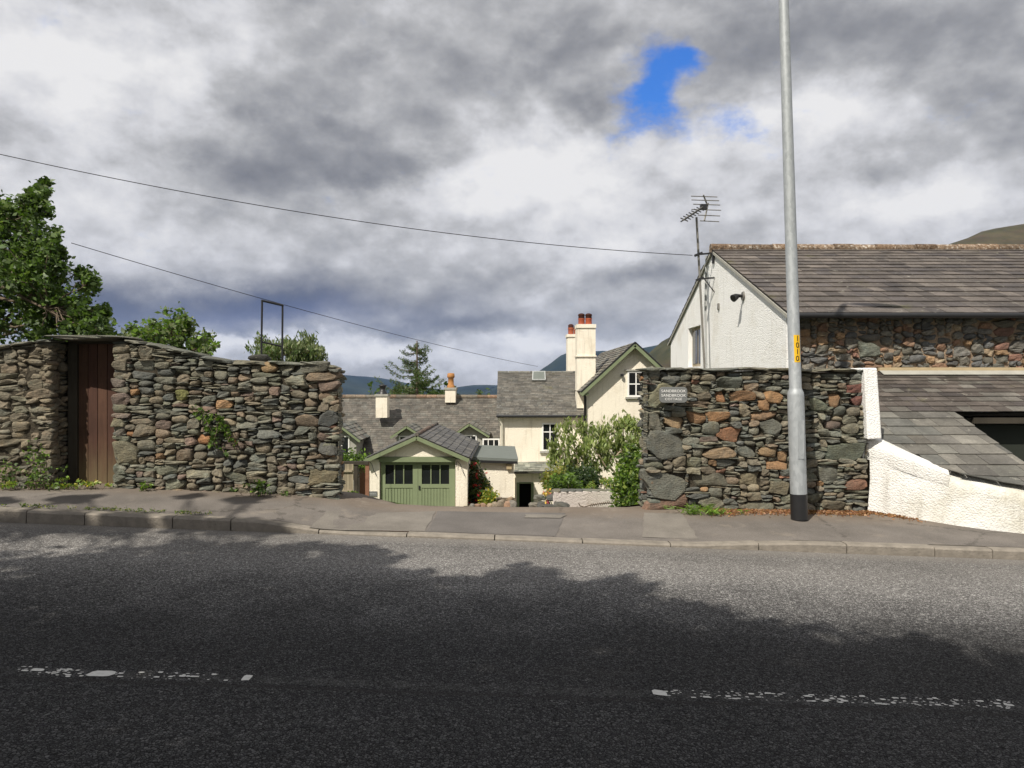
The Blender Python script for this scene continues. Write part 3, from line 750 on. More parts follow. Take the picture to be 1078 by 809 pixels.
stone_face(b, RL - rn * .42 + rax * .02, RL - rn * .02 + rax * .02, lambda u: -.1, lambda u: rz(0), 44, warm=.2)
b.build('end_stones', 'stone', rw)
b = MB(); core(b, RL + rax * .02, RR, lambda u: -.4, lambda u: rz(u), .06, WL); b.build('wall_core', 'wall_core', rw)
b = MB(); coping(b, RL - rax * .03, RR - rax * .02, lambda u: rz(min(u, RLEN)), WL, 45, th=.05); b.build('coping', 'stone', rw)

# house-name plate
def text(body, size, loc, rot, mt, parent, name='lettering', ext=.0015, align='CENTER', sx=1):
    cu = bpy.data.curves.new(name, 'FONT'); cu.body = body; cu.size = size; cu.extrude = ext; cu.align_x = align; cu.align_y = 'CENTER'; cu.space_character = 1.08
    fo = bpy.data.objects.new(name, cu); me = bpy.data.meshes.new_from_object(fo); me.name = name
    me.materials.clear(); me.materials.append(MATS[mt]); bpy.data.objects.remove(fo); o = bpy.data.objects.new(name, me); C.objects.link(o)
    o.parent = parent; o.location = Vector(loc) - wloc(parent); o.rotation_euler = rot; o.scale = (sx, 1, 1); return o
sy = 8.815; s0 = at(709, 416, sy); ang = math.atan2(rax.y, rax.x)
sg = thing('name_plate', s0, 'dark slate house name plate fixed high on the left end of the cobbled wall', 'sign')
sg.rotation_euler = (0, 0, 0)
b = MB(); wv_, hv_ = .168, .095; pts = []
for cxs, czs, a0 in ((1, 1, 0), (-1, 1, 90), (-1, -1, 180), (1, -1, 270)):
    for k in range(6):
        a = R(a0 + 18 * k); pts.append(s0 + Vector((cxs * (wv_ - .045) + .045 * math.cos(a), 0, czs * (hv_ - .045) + .045 * math.sin(a))))
b.prism(pts, (0, .03, 0)); b.build('plate', 'sign_slate', sg, bevel=.004)
for i, (s_, dz_, sz) in enumerate((('SANDBROOK', .045, .046), ('SANDBROOK', -.008, .046), ('COTTAGE', -.052, .042))):
    text(s_, sz, s0 + Vector((0, -.004, dz_)), (R(90), 0, 0), 'white_paint', sg, sx=1.0)

# ---------------------------------------------------------------- lamp post
pb = at(841.5, 545, 8.62); pt_px = 825
top_dir = (at(825, 0, 8.62) - pb); top_dir /= top_dir.z
lp = thing('lamp_post', pb, 'tall galvanised street lamp post leaning slightly left before the cobbled wall', 'street lamp')
def pole(z0, z1, prof, name, mt, n=24):
    b = MB(); b.tube([pb + top_dir * z for z, r in prof], [r for z, r in prof], n); return b.build(name, mt, lp)
pole(0, 0, [(-.02, .097), (.28, .097)], 'painted_foot', 'black_paint')
pole(0, 0, [(.281, .095), (1.44, .095), (1.47, .092), (1.50, .078), (1.53, .070), (3.5, .066), (7.7, .050)], 'pole', 'galvanised')
b = MB(); q = pb + top_dir * .8; b.bar(q + Vector((.01, -.0925, .35)), q + Vector((.01, -.0925, -.1)), .07, .012); b.build('access_door', 'galvanised', lp)
tp = pb + top_dir * 7.7
b = MB(); b.tube([tp, tp + Vector((.0, 0, .08)), tp + Vector((.12, -.04, .14))], [.04, .04, .035], 12)
hd_ = [(0, .05, .05), (.12, .10, .08), (.35, .15, .10), (.6, .13, .08), (.72, .04, .03)]
ax_ = Vector((.94, -.34, .05)).normalized(); sd = Vector((.34, .94, 0)); vs_, fs_ = [], []
for (u, hw_, hh_) in hd_:
    for k in range(14):
        a = 2 * math.pi * k / 14; vs_.append(tp + Vector((.1, -.035, .15)) + ax_ * u + sd * hw_ * math.cos(a) + Vector((0, 0, hh_ * math.sin(a) * (1 if math.sin(a) > 0 else .55))))
for i in range(len(hd_) - 1):
    for k in range(14): fs_.append((i * 14 + k, i * 14 + (k + 1) % 14, (i + 1) * 14 + (k + 1) % 14, (i + 1) * 14 + k))
fs_ += [tuple(range(13, -1, -1)), tuple(range(56, 70))]
b.add(vs_, fs_, (1, 1, 1), True); b.build('lamp_head', 'galvanised', lp)
# number label stuck round the pole
b = MB(); zc = (Z(367.5, 8.62) - pb.z); c0 = pb + top_dir * zc; rad = .0708
for i in range(8):
    a0, a1 = R(-113 + i * 8), R(-113 + (i + 1) * 8)
    q = [c0 + top_dir * z_ + Vector((math.cos(a) * rad, math.sin(a) * rad, 0)) for a, z_ in ((a0, -.16), (a1, -.16), (a1, .16), (a0, .16))]
    b.add(q, [(0, 1, 2, 3)], smooth=True)
yl = b.build('number_label', 'sign_yellow', lp)
for i, ch in enumerate('1010'):
    text(ch, .088, c0 + Vector((.010, -rad - .002, .117 - i * .078)), (R(90), 0, R(9)), 'black_paint', yl, 'digit', .001, sx=.95)

# ---------------------------------------------------------------- slate roofs
SL_DARK = [(.092, .078, .068), (.078, .067, .062), (.105, .09, .078), (.088, .074, .064), (.118, .10, .086)]
SL_GREY = [(.13, .135, .12), (.10, .105, .10), (.17, .165, .14), (.14, .125, .11), (.20, .19, .16)]
SL_MOSS = [(.145, .125, .095), (.125, .11, .09), (.165, .145, .115), (.14, .13, .10), (.15, .125, .10)]
def slates(b, bl, br, tr, tl, rows, w_, cols, seed, th=.014, clip=None, dimin=.25):
    rr = random.Random(seed); bl, br, tr, tl = map(Vector, (bl, br, tr, tl))
    nrm = (br - bl).cross(tl - bl).normalized()
    if nrm.z < 0: nrm = -nrm
    ts = [0]; 
    for i in range(rows): ts.append(ts[-1] + 1 - dimin * i / max(rows - 1, 1))
    ts = [t / ts[-1] for t in ts]
    for i in range(rows):
        t0, t1 = ts[i], min(ts[i + 1] + (ts[1] * .25), 1.0)
        L = (br - bl).length; u = -rr.uniform(0, .6) * w_
        while u < L:
            ww = w_ * rr.uniform(.65, 1.35); u0, u1 = max(u, 0) / L, min(u + ww, L) / L; u += ww
            if u1 - u0 < .2 * w_ / L: continue
            g = .003 / L; u0 += g; u1 -= g; jt = rr.uniform(-.006, .012) / (tl - bl).length; jh = rr.uniform(0, th * .5)
            def q(a, t): return (bl + (br - bl) * a) * (1 - t) + (tl + (tr - tl) * a) * t
            p = [q(u0, t0 + jt), q(u1, t0 + jt), q(u1, t1), q(u0, t1)]
            if clip:
                if p[2].y < clip(p[2].x) + .03 or (p[3].y < clip(p[3].x) + .01 and p[3].x / p[3].y * F + CX < 978): continue
                for k_ in (0, 1):
                    ym_ = clip(p[k_].x)
                    if p[k_].y < ym_: o_ = p[3 - k_]; p[k_] = p[k_] + (o_ - p[k_]) * min(.98, (ym_ - p[k_].y) / max(o_.y - p[k_].y, .001))
            c = rr.choice(cols); k = rr.uniform(.72, 1.25); c = tuple(x * k for x in c)
            h0, h1 = th * 1.9 + jh, th * .5
            top = [p[0] + nrm * h0, p[1] + nrm * h0, p[2] + nrm * h1, p[3] + nrm * h1]
            bot = [p[0] + nrm * (h0 - th), p[1] + nrm * (h0 - th)]
            b.add(top + bot, [(0, 1, 2, 3), (4, 5, 1, 0), (4, 0, 3), (5, 2, 1)], c)
    return b
def deck(b, bl, br, tr, tl, th=.06, drop=.008):
    bl, br, tr, tl = map(Vector, (bl, br, tr, tl)); nrm = (br - bl).cross(tl - bl).normalized()
    if nrm.z < 0: nrm = -nrm
    lo = [p - nrm * (th + drop) for p in (bl, br, tr, tl)]; hi = [p - nrm * drop for p in (bl, br, tr, tl)]
    return b.hexa(lo + hi, (.07, .065, .06))
def ridge(b, p0, p1, r, seed, cols, seg=.4):
    rr = random.Random(seed); p0 = Vector(p0); p1 = Vector(p1); L = (p1 - p0).length; d = (p1 - p0).normalized(); u = 0
    while u < L:
        e = min(u + seg, L); k = rr.uniform(.7, 1.25); c = tuple(x * k for x in rr.choice(cols)); ra = r * rr.uniform(.93, 1.08)
        b.tube([p0 + d * u, p0 + d * (e - .012)], [ra, ra * .97], 10, c); u = e
    return b
# ---------------------------------------------------------------- barn
BD = 11.8; GX = X(828, BD); YR = 16.1; YF = 20.4
zE = Z(326, BD); zR = Z(262.5, YR); XE = 17.0
T0 = .12
barn = thing('barn', (GX, BD, -1), 'long low barn with white roughcast gable, rubble front and dark slate roof', 'barn')
b = MB(); T_ = .13
zf = lambda y: zE + (zR - zE) * (y - BD) / (YR - BD) if y <= YR else zR + (zE - zR) * (y - YR) / (YF - YR)
wy0, wy1 = GX * F / (737.5 - CX), GX * F / (724.5 - CX); wz0, wz1 = Z(386, 17.5), Z(343, 17.4)
def yz(pts): return [(GX, y, z) for y, z in pts]
lo_ = -2.8
b.prism(yz([(BD, lo_), (YR, lo_), (YR, zf(YR)), (BD, zf(BD))]), (T_, 0, 0))
b.prism(yz([(YR, lo_), (wy0, lo_), (wy0, zf(wy0)), (YR, zf(YR))]), (T_, 0, 0))
b.prism(yz([(wy1, lo_), (YF, lo_), (YF, zf(YF)), (wy1, zf(wy1))]), (T_, 0, 0))
b.prism(yz([(wy0, wz1), (wy1, wz1), (wy1, zf(wy1)), (wy0, zf(wy0))]), (T_, 0, 0))
b.prism(yz([(wy0, lo_), (wy1, lo_), (wy1, wz0), (wy0, wz0)]), (T_, 0, 0))
b.build('gable_wall', 'white_roughcast', barn)
b = MB(); b.box((GX + .10, wy0 + .02, wz0), (GX + .16, wy1 - .02, wz1)); wn = b.build('window', 'wood_grey', barn)
b = MB(); ym = (wy0 + wy1) / 2
b.box((GX + .09, wy0 + .1, wz0 + .08), (GX + .099, ym - .05, wz1 - .08)); b.box((GX + .09, ym + .05, wz0 + .08), (GX + .099, wy1 - .1, wz1 - .08)); b.build('pane', 'glass', wn)
b = MB(); b.box((GX + T_ + .002, BD + .055, lo_), (XE, BD + .45, zE - .02)); b.box((GX + T_ + .002, YF - .45, lo_), (XE, YF, zE - .02)); b.box((XE - .4, BD + .46, lo_), (XE, YF - .46, zE)); b.build('masonry', 'mortar', barn)
def rub(rr, u, z, w_, h_):
    q = rr.random()
    c = rr.choice([(.16, .15, .14), (.12, .12, .125), (.20, .185, .16), (.14, .13, .11)]) if q < .7 else rr.choice([(.36, .22, .12), (.30, .17, .11), (.24, .12, .09), (.40, .30, .2)])
    k = rr.uniform(.8, 1.3); return tuple(x * k for x in c)
b = MB(); stone_face(b, (GX + .14, BD), (11.0, BD), lambda u: .9, lambda u: zE - .06, 51, depth=.2, colf=rub, gap=.007, prot=.03, disp=.14, sizes=[(.2, .09, 3), (.28, .12, 3), (.14, .07, 3), (.36, .14, 1), (.16, .12, 2)],
     fixed=[(X(893, BD) - GX + .05, Z(377, BD), .34, .26, (.19, .20, .165))])
b.build('stonework', 'stone', barn)
OV = .22
eb = zE - (zR - zE) / (YR - BD) * OV
rfB = MB(); slates(rfB, (GX - .05, BD - OV, eb), (XE, BD - OV, eb), (XE, YR, zR), (GX - .05, YR, zR), 17, .32, SL_DARK, 61, .013)
slates(rfB, (GX - .05, YF + OV, zE - .09), (XE, YF + OV, zE - .09), (XE, YR, zR), (GX - .05, YR, zR), 17, .5, SL_DARK, 62, .018)
deck(rfB, (GX - .03, BD - OV + .02, eb), (XE, BD - OV + .02, eb), (XE, YR, zR), (GX - .03, YR, zR), .05)
deck(rfB, (GX - .03, YF + OV, zE - .09), (XE, YF + OV, zE - .09), (XE, YR, zR), (GX - .03, YR, zR), .05)
rf = rfB.build('roof', 'slate', barn)
b = MB(); ridge(b, (GX - .06, YR, zR + .0), (XE, YR, zR), .11, 63, [(.9, .9, .9), (.8, .76, .72)], .45); b.build('ridge_tiles', 'ridge_lichen', rf)
b = MB()   # mortared verge
for (y0, y1, za, zb2) in ((BD - OV + .02, YR, eb, zR), (YF + OV, YR, zE - .09, zR)): b.bar((GX - .035, y0, za - .055), (GX - .035, y1, zb2 - .055), .03, .05)
b.build('verge', 'rendered_grey', rf)
b = MB(); yg = BD - OV - .025; zg = eb - .03
b.tube([(GX - .04, yg, zg), (XE, yg, zg)], .045, 10); b.build('gutter', 'black_paint', barn)
b = MB(); b.tube([(GX + .16, BD - .06, zg), (GX + .16, BD - .06, .5)], .034, 10); b.build('downpipe', 'black_paint', barn)
# floodlight and vent on the gable
fl = thing('security_light', (GX, GX * F / (783 - CX), Z(312, 14)), 'small dark security light on the white gable, right of the aerial', 'outdoor light')
fy = GX * F / (783 - CX); fz = Z(312, fy); b = MB()
b.tube([(GX - .002, fy, fz), (GX - .03, fy, fz)], [.09, .085], 14); b.build('back_plate', 'metal_dull', fl)
b = MB(); b.tube([(GX - .03, fy, fz), (GX - .13, fy, fz + .01), (GX - .15, fy - .02, fz - .01), (GX - .22, fy - .05, fz - .05)], [.03, .035, .06, .075], 12); b.build('lamp', 'black_paint', fl)
b = MB(); vy = GX * F / (757 - CX); vz = Z(323, vy); b.box((GX - .03, vy - .05, vz - .07), (GX - .001, vy + .05, vz + .07)); tag(b.build('vent_cover', 'metal_dull', bevel=.008), 'little grey box fixed on the white gable left of the security light', 'vent')
b = MB(); cyy = GX * F / (744.5 - CX); b.tube([(GX - .02, cyy, Z(268, cyy) - .03), (GX - .02, cyy + .1, Z(320, cyy)), (GX - .02, cyy, Z(384, cyy))], .022, 6); tag(b.build('cable', 'lead'), 'grey cable clipped down the white gable behind the aerial mast', 'cable')

# ---------------------------------------------------------------- television aerial
ad = 16.0
ant = thing('tv_aerial', at(741.5, 384, ad), 'television aerial on a tall rusty mast bracketed to the white gable', 'aerial')
m0, m1 = at(741.8, 388, ad), at(733.2, 229, ad)
b = MB(); b.tube([m0, m1], .024, 10); b.build('mast', 'metal_dull', ant)
for (py_, e_) in ((268, 266), (294, 293)):
    b = MB(); t = (388 - py_) / 159; pm = m0.lerp(m1, t); b.bar(pm, Vector((GX + .02, pm.y - (.0), pm.z + .03)), .035, .035); b.bar(pm + Vector((-.08, 0, -.03)), pm + Vector((.08, 0, .03)), .09, .05)
    if py_ == 294: b.bar(pm + Vector((.1, 0, 0)), Vector((GX + .01, pm.y, pm.z - .3)), .02, .02)
    else: b.bar(Vector((GX - .03, pm.y, pm.z - .2)), Vector((GX - .03, pm.y, pm.z + .1)), .04, .06)
    b.build('bracket', 'black_paint', ant)
a0, a1 = at(719.5, 232, 15.4), at(745.5, 214.5, 16.5)
b = MB(); b.bar(a0, a1, .03, .03); b.build('boom', 'metal_dull', ant)
for k in range(7):
    p = a0.lerp(a1, .03 + k * .105); b = MB()
    for sgn in (-1, 1): b.bar(p + Vector((-.07, .03, -.04 * sgn)), p + Vector((.07, -.03, .04 * sgn)), .034, .02)
    b.build('director', 'black_paint', ant)
b = MB(); b.box(a0.lerp(a1, .80) - Vector((.07, .05, .07)), a0.lerp(a1, .80) + Vector((.07, .05, .05))); b.build('dipole', 'black_paint', ant)
f1, f2, f3 = at(740.5, 205.5, 16.6), at(745, 217, 16.75), at(741.5, 232.5, 16.6)
b = MB(); b.bar(f1, f2, .025, .025); b.bar(f2, f3, .025, .025); b.build('reflector_frame', 'metal_dull', ant)
for (x0, x1, y0) in ((727.5, 755, 207), (728, 757, 211), (730, 758, 215.5), (728, 759, 221), (735, 758, 227), (737, 757, 233)):
    b = MB(); b.tube([at(x0, y0 - .3, 16.6), at(x1, y0 + .6, 16.7)], .011, 6); b.build('reflector_rod', 'metal_dull', ant)
# wires
def wire(name, pts, r, label):
    p0, p1, sag = pts; b = MB(); P_ = []
    for i in range(41):
        t = i / 40; p = Vector(p0).lerp(Vector(p1), t); p.z -= sag * 4 * t * (1 - t); P_.append(p)
    b.tube(P_, r, 6); tag(b.build(name, 'cable_black'), label, 'cable', )
wire('overhead_wire', (at(-60, 149, 13.0), at(729, 269, 16.0), .33), .0075, 'upper overhead wire running across the sky to the aerial mast')
wire('overhead_wire', (at(75, 256, 13.0), at(566, 386, 27.8), .16), .0065, 'lower overhead wire running down behind the iron hoop to the cottages')
# ---------------------------------------------------------------- lean-to with its catslide roof and the white wall
A_ = -4.56; s_ = .3994
def rp(d): return EYE + A_ + s_ * d
lt = thing('lean_to', (6, 10, 0), 'low lean-to under a patchy grey slate roof against the barn', 'shed')
d1 = 10.33; XV = X(1005, d1)
W_PATH = [(914, 9.3), (940, 9.10), (970, 8.86), (1005, 8.63), (1040, 8.45), (1078, 8.31), (1130, 8.2), (1200, 8.13), (1300, 8.08), (1480, 8.05)]
def white_y(x): return interp(x, [(X(p, d), d) for p, d in W_PATH])
b = MB(); XL0 = X(905, 9.6); fl_ = lambda px: min(1, max(0, (px - 970) / 45))
Wf = lambda px: .44 * max(0, 1 - (px - 910) / 92) ** .8 + .02
clipf = lambda x: white_y(x) + .10 + max(0, Wf(x / white_y(x) * F + CX) - .16)
slates(b, (XL0, d1, rp(d1)), (13, d1, rp(d1)), (13, BD - .0, rp(BD)), (XL0, BD, rp(BD)), 10, .26, SL_DARK + [(.13, .12, .105), (.12, .11, .095)], 71, .010, dimin=.3)
slates(b, (XL0, 8.05, rp(8.05)), (XV, 8.05, rp(8.05)), (XV, d1 + .02, rp(d1 + .02)), (XL0, d1 + .02, rp(d1 + .02)), 9, .30, [(.13, .122, .105), (.12, .118, .105), (.155, .145, .125), (.14, .128, .108), (.115, .108, .095), (.175, .168, .145)], 72, .010, clip=clipf, dimin=.15)
lrf = b.build('roof', 'slate', lt)
b = MB(); deck(b, (XL0, d1 + .01, rp(d1)), (13, d1 + .01, rp(d1)), (13, BD, rp(BD)), (XL0, BD, rp(BD)), .05, .004)
for i in range(12):
    x0 = XL0 + (XV - XL0) * i / 12; x1 = XL0 + (XV - XL0) * (i + 1) / 12; ya = max(white_y(x0), white_y(x1)) + .34
    deck(b, (x0, ya, rp(ya)), (x1, ya, rp(ya)), (x1, d1 + .005, rp(d1 + .005)), (x0, d1 + .005, rp(d1 + .005)), .05, .004)
b.build('roof_boards', 'wood_dark', lt)
b = MB(); b.box((X(924, BD), BD - .05, rp(BD) + .02), (13, BD + .005, rp(BD) + .075)); b.build('mortar_fillet', 'tan_strip', lrf)
b = MB(); b.prism([(X(924, BD), BD - .052, rp(BD) + .018), (13, BD - .052, rp(BD) + .018), (13, BD - .20, rp(BD - .20) + .035), (X(924, BD), BD - .20, rp(BD - .2) + .035)], (0, -.003, .008)); b.build('flashing', 'rendered_grey', lrf)
b = MB(); b.box((XV - .2, 8.9, -1.2), (XV - .03, d1 + .3, rp(8.9) - .1)); b.box((XV + .0, 10.75, -1.2), (13, 10.85, rp(10.7) - .25)); b.build('wall', 'rendered_grey', lt)
b = MB(); b.box((XV - .02, 10.6, -.6), (13, 10.66, Z(447, 10.6))); b.build('board_panel', 'green_board', lt)
b = MB(); b.box((XV + .3, d1 + .05, rp(d1) - .16), (13, d1 + .11, rp(d1) - .07)); b.build('eaves_beam', 'wood_dark', lt)
# white pier
wp = thing('white_wall', (X(920, 9.2), 9.25, -.1), 'white roughcast wall curving along the pavement below the lean-to roof', 'wall')
b = MB(); pd = 9.22
p_ = [at(913.5, 463, pd), at(928.5, 462, pd), at(923.5, 387.5, pd), at(909.5, 387.5, pd)]; b.prism(p_, (0, .40, 0)); b.build('pier', 'white_roughcast', wp, bevel=.015)
top_pts = [(914, 464), (926, 466), (940, 476), (962, 487), (979, 498), (1005, 507), (1030, 512), (1076, 521), (1130, 531), (1200, 543), (1300, 558), (1480, 590)]
b = MB(); N = 60; ring = []
for i in range(N + 1):
    px_ = 914 + (1480 - 914) * (i / N) ** 1.25; d = interp(px_, W_PATH); dn = interp(px_ + 6, W_PATH)
    x = X(px_, d); tz = min(Z(interp(px_, top_pts), d + .06), rp(d + .1) - .05 + max(0, 960 - px_) * .01); zbm = zpave(x, d) - .08
    t = Vector((X(px_ + 6, dn) - x, dn - d, 0)).normalized(); o_ = Vector((-t.y, t.x, 0))   # to the back
    base = Vector((x, d, 0)); row = []
    H_ = tz - zbm
    for k in range(7):
        f = k / 6; row.append(base + o_ * (.06 * f) + Vector((0, 0, zbm + H_ * f)) + Vector((noise.noise((x * 3, f * 4, 1)) * .02, noise.noise((x * 3, f * 4, 7)) * .02, 0)))
    row.append(base + o_ * .12 + Vector((0, 0, tz + .03))); q_ = 1; w2 = .26; row.append(base + o_ * w2 + Vector((0, 0, rp((base + o_ * w2).y) + .045 * (1 - q_) - .012 * q_))); row.append(base + o_ * .38 + Vector((0, 0, zbm)))
    ring.append(row)
m_ = len(ring[0]); vv = [p for r_ in ring for p in r_]
b.add(vv, [(i * m_ + k, (i + 1) * m_ + k, (i + 1) * m_ + k + 1, i * m_ + k + 1) for i in range(N) for k in range(m_ - 1)], (1, 1, 1), True)
b.add(ring[0], [tuple(range(m_))]); b.build('rendered_wall', 'white_lumpy', wp)
b = MB(); N = 26; rows = []
for i in range(N + 1):
    px_ = 910 + 92 * i / N; W_ = Wf(px_); x = X(px_, interp(px_, W_PATH)); y0 = white_y(x) + .045; of = .050 * (1 - i / N) + .008; row = [(x, y0 + .02, rp(y0) - .16), (x, y0, rp(y0) - .03), (x, y0 + .012, rp(y0) + of * .6)]
    for k in range(6):
        f = k / 5; yy = y0 + .03 + (W_ - .03) * f; row.append((x + .03 * f, yy, rp(yy) + of + .01 - .012 * f * f + noise.noise((x * 9, yy * 9, 3)) * .006))
    row.append((x + .03, y0 + W_ + .015, rp(y0 + .015 + W_) - .02)); rows.append(row)
m_ = len(rows[0]); b.add([p for r_ in rows for p in r_], [(i * m_ + k, (i + 1) * m_ + k, (i + 1) * m_ + k + 1, i * m_ + k + 1) for i in range(N) for k in range(m_ - 1)], (1, 1, 1), True)
b.build('mortar_flaunching', 'white_lumpy', wp)

# ---------------------------------------------------------------- windows for the houses
def window(parent, px0, py0, px1, py1, d, cols=2, rows=2, fr=.05, mt='white_paint', sill=True, name='window', proud=.03, split=None):
    x0, x1 = X(px0, d), X(px1, d); z0, z1 = Z(py1, d), Z(py0, d); y = d - proud
    b = MB()
    b.box((x0, y, z0), (x0 + fr, d + .02, z1)); b.box((x1 - fr, y, z0), (x1, d + .02, z1))
    b.box((x0 + fr, y + .001, z0), (x1 - fr, d + .02, z0 + fr)); b.box((x0 + fr, y + .001, z1 - fr), (x1 - fr, d + .02, z1))
    for i in range(1, cols): xm = x0 + (x1 - x0) * i / cols; b.box((xm - fr * .35, y + .004, z0 + fr), (xm + fr * .35, d + .02, z1 - fr))
    for i in range(1, rows):
        zm = z0 + (z1 - z0) * (i / rows if split is None else split); b.box((x0 + fr, y + .006, zm - fr * .35), (x1 - fr, d + .02, zm + fr * .35))
    o = b.build(name, mt, parent)
    b = MB(); b.box((x0 + fr * .5, d - .006, z0 + fr * .5), (x1 - fr * .5, d + .01, z1 - fr * .5)); b.build('pane', 'glass', o)
    if sill:
        b = MB(); b.box((x0 - .08, d - .09, z0 - .07), (x1 + .08, d + .01, z0 - .002)); b.build('sill', 'rendered_grey', o)
    return o
# ---------------------------------------------------------------- garage
GD = 20.0; GB = 25.2
gar = thing('garage', at(438, 540, GD), 'small cream garage with green double doors and a green trimmed gable', 'garage')
zb_ = -2.3; ap = at(438.5, 462, GD)
xl, xr = X(386, GD), X(492, GD); dl, dr = X(399.5, GD), X(479.5, GD); zd = Z(486.5, GD); zw = Z(484, GD)
b = MB(); b.box((xl, GD, zb_), (dl, GB, zw)); b.box((dr, GD, zb_), (xr, GD + .3, zw)); b.box((xr - .2, GD + .301, zb_), (xr, GB, zw)); b.box((dl + .001, GB - .2, zb_), (xr - .201, GB, zw))
zt2 = Z(481, GD)
b.prism([(xl + .05, GD + .012, zt2), (xr - .05, GD + .012, zt2), (ap.x, GD + .012, ap.z)], (0, .2, 0)); b.prism([(xl + .05, GB - .2, zt2), (xr - .05, GB - .2, zt2), (ap.x, GB - .2, ap.z)], (0, .2, 0))
b.build('wall', 'cream_render', gar)
b = MB(); b.box((dl - .0, GD - .04, zd), (dr + .0, GD + .10, Z(481.5, GD))); b.box((xl, GD + .005, zw + .001), (xr, GD + .28, zt2 - .002)); b.build('beam', 'green_trim', gar)
def gdoor(x0, x1, wx0, wx1):
    y = GD + .10; b = MB(); rr = random.Random(3)
    zwt, zwb = Z(490, GD), Z(510.5, GD); zrail = Z(514.5, GD)
    b.box((x0, y, zb_ + .1), (wx0, y + .05, zd - .01)); b.box((wx1, y, zb_ + .1), (x1, y + .05, zd - .01))
    b.box((wx0, y + .001, zwt), (wx1, y + .05, zd - .01)); b.box((wx0, y + .001, zrail), (wx1, y + .05, zwb))
    n = 9
    for i in range(n):
        a = wx0 + (wx1 - wx0) * i / n; e = wx0 + (wx1 - wx0) * (i + 1) / n
        b.box((a + .006, y + .014 + rr.uniform(0, .003), zb_ + .1), (e - .006, y + .045, zrail - .002))
    b.box((wx0, y + .030, zb_ + .1), (wx1, y + .044, zrail - .002))
    o = b.build('door', 'green_paint', gar)
    b = MB()
    for i in range(1, 3): xm = wx0 + (wx1 - wx0) * i / 3; b.box((xm - .015, y + .004, zwb), (xm + .015, y + .04, zwt))
    f = b.build('glazing_bar', 'green_trim', o)
    b = MB(); b.box((wx0, y + .03, zwb), (wx1, y + .045, zwt)); b.build('pane', 'glass', o)
    return o
mid = X(439.5, GD)
g1 = gdoor(dl + .02, mid - .004, X(405, GD), X(434, GD)); g2 = gdoor(mid + .004, dr - .02, X(443.5, GD), X(472.5, GD))
b = MB(); b.box((mid + .02, GD + .07, Z(516, GD)), (mid + .06, GD + .098, Z(512, GD))); b.build('handle', 'black_paint', g2)
# roof
el_, er_ = at(383.5, 483.5, GD - .18), at(493.5, 482.5, GD - .18); apx = at(438.5, 458.5, GD - .18)
def back(p, y=GB): return Vector((p.x, y, p.z))
b = MB(); RT = [(.085, .083, .08), (.10, .097, .09), (.12, .112, .10)]
slates(b, el_, back(el_), back(apx), apx, 8, .22, RT, 81, .012); slates(b, er_, back(er_), back(apx), apx, 8, .22, RT, 82, .012)
deck(b, el_, back(el_), back(apx), apx, .04); deck(b, er_, back(er_), back(apx), apx, .04); grf = b.build('roof', 'slate', gar)
b = MB(); ridge(b, apx + Vector((0, 0, .01)), back(apx) + Vector((0, 0, .01)), .06, 83, [(.16, .10, .08), (.12, .10, .09)], .45); b.build('ridge_tiles', 'stone', grf)
b = MB()
for e in (el_, er_): b.bar(e + Vector((0, -.015, -.07)), apx + Vector((0, -.015, -.075)), .03, .10)
b.build('bargeboard', 'green_trim', gar)
b = MB(); e2 = er_ + Vector((.04, 0, -.03)); b.tube([e2, back(e2)], .04, 8); b.build('gutter', 'black_paint', gar)
for (cx_) in (392, 485):
    b = MB(); p = at(cx_, 487, GD - .02)
    b.tube([p + Vector((-.08, 0, .02)), p + Vector((0, -.06, -.05)), p + Vector((.04, -.05, -.2)), p + Vector((.12, -.02, -.38))], .007, 6)
    b.tube([p + Vector((-.1, -.02, .05)), p + Vector((-.12, -.05, -.12))], .009, 6); b.build('door_stay', 'black_paint', gar)
b = MB(); b.box(at(387.8, 522.6, GD - .001), at(397, 517.4, GD) - Vector((0, .022, 0))); pl = b.build('plaque', 'sign_slate', gar)
b = MB(); c_ = at(392.4, 520, GD)
for k in range(4): b.box((c_.x - .08 + k * .045, GD - .026, c_.z - .012), (c_.x - .05 + k * .045, GD - .0232, c_.z + .014))
b.build('lettering', 'lead', pl)
# flat-roofed annexe beside it
AD = 21.6
an = thing('annexe', at(520, 536, AD), 'low cream annexe with grey felt roof beside the green garage', 'outbuilding')
b = MB(); b.box((X(497, AD), AD, -2.6), (X(541, AD), AD + 4, Z(484, AD))); b.build('wall', 'cream_render', an)
b = MB(); b.hexa([at(494, 484.5, AD - .12), at(545, 486.5, AD - .12), at(542, 474, AD + 4), at(497, 473, AD + 4), at(494, 481, AD - .12), at(545.5, 483.5, AD - .12), at(542, 470, AD + 4), at(499, 468.5, AD + 4)]); b.build('roof', 'grey_felt', an)
b = MB(); b.bar(at(494, 485.5, AD - .14), at(545, 487.3, AD - .14), .05, .07); b.build('fascia', 'black_paint', an)
wl = MB(); c_ = at(536, 491.5, AD); wl.box(c_ - Vector((.08, .10, .07)), c_ + Vector((.08, 0, .09))); tag(wl.build('wall_lantern', 'tan_strip', bevel=.01), 'small square amber wall lantern under the grey felt roof', 'outdoor light')
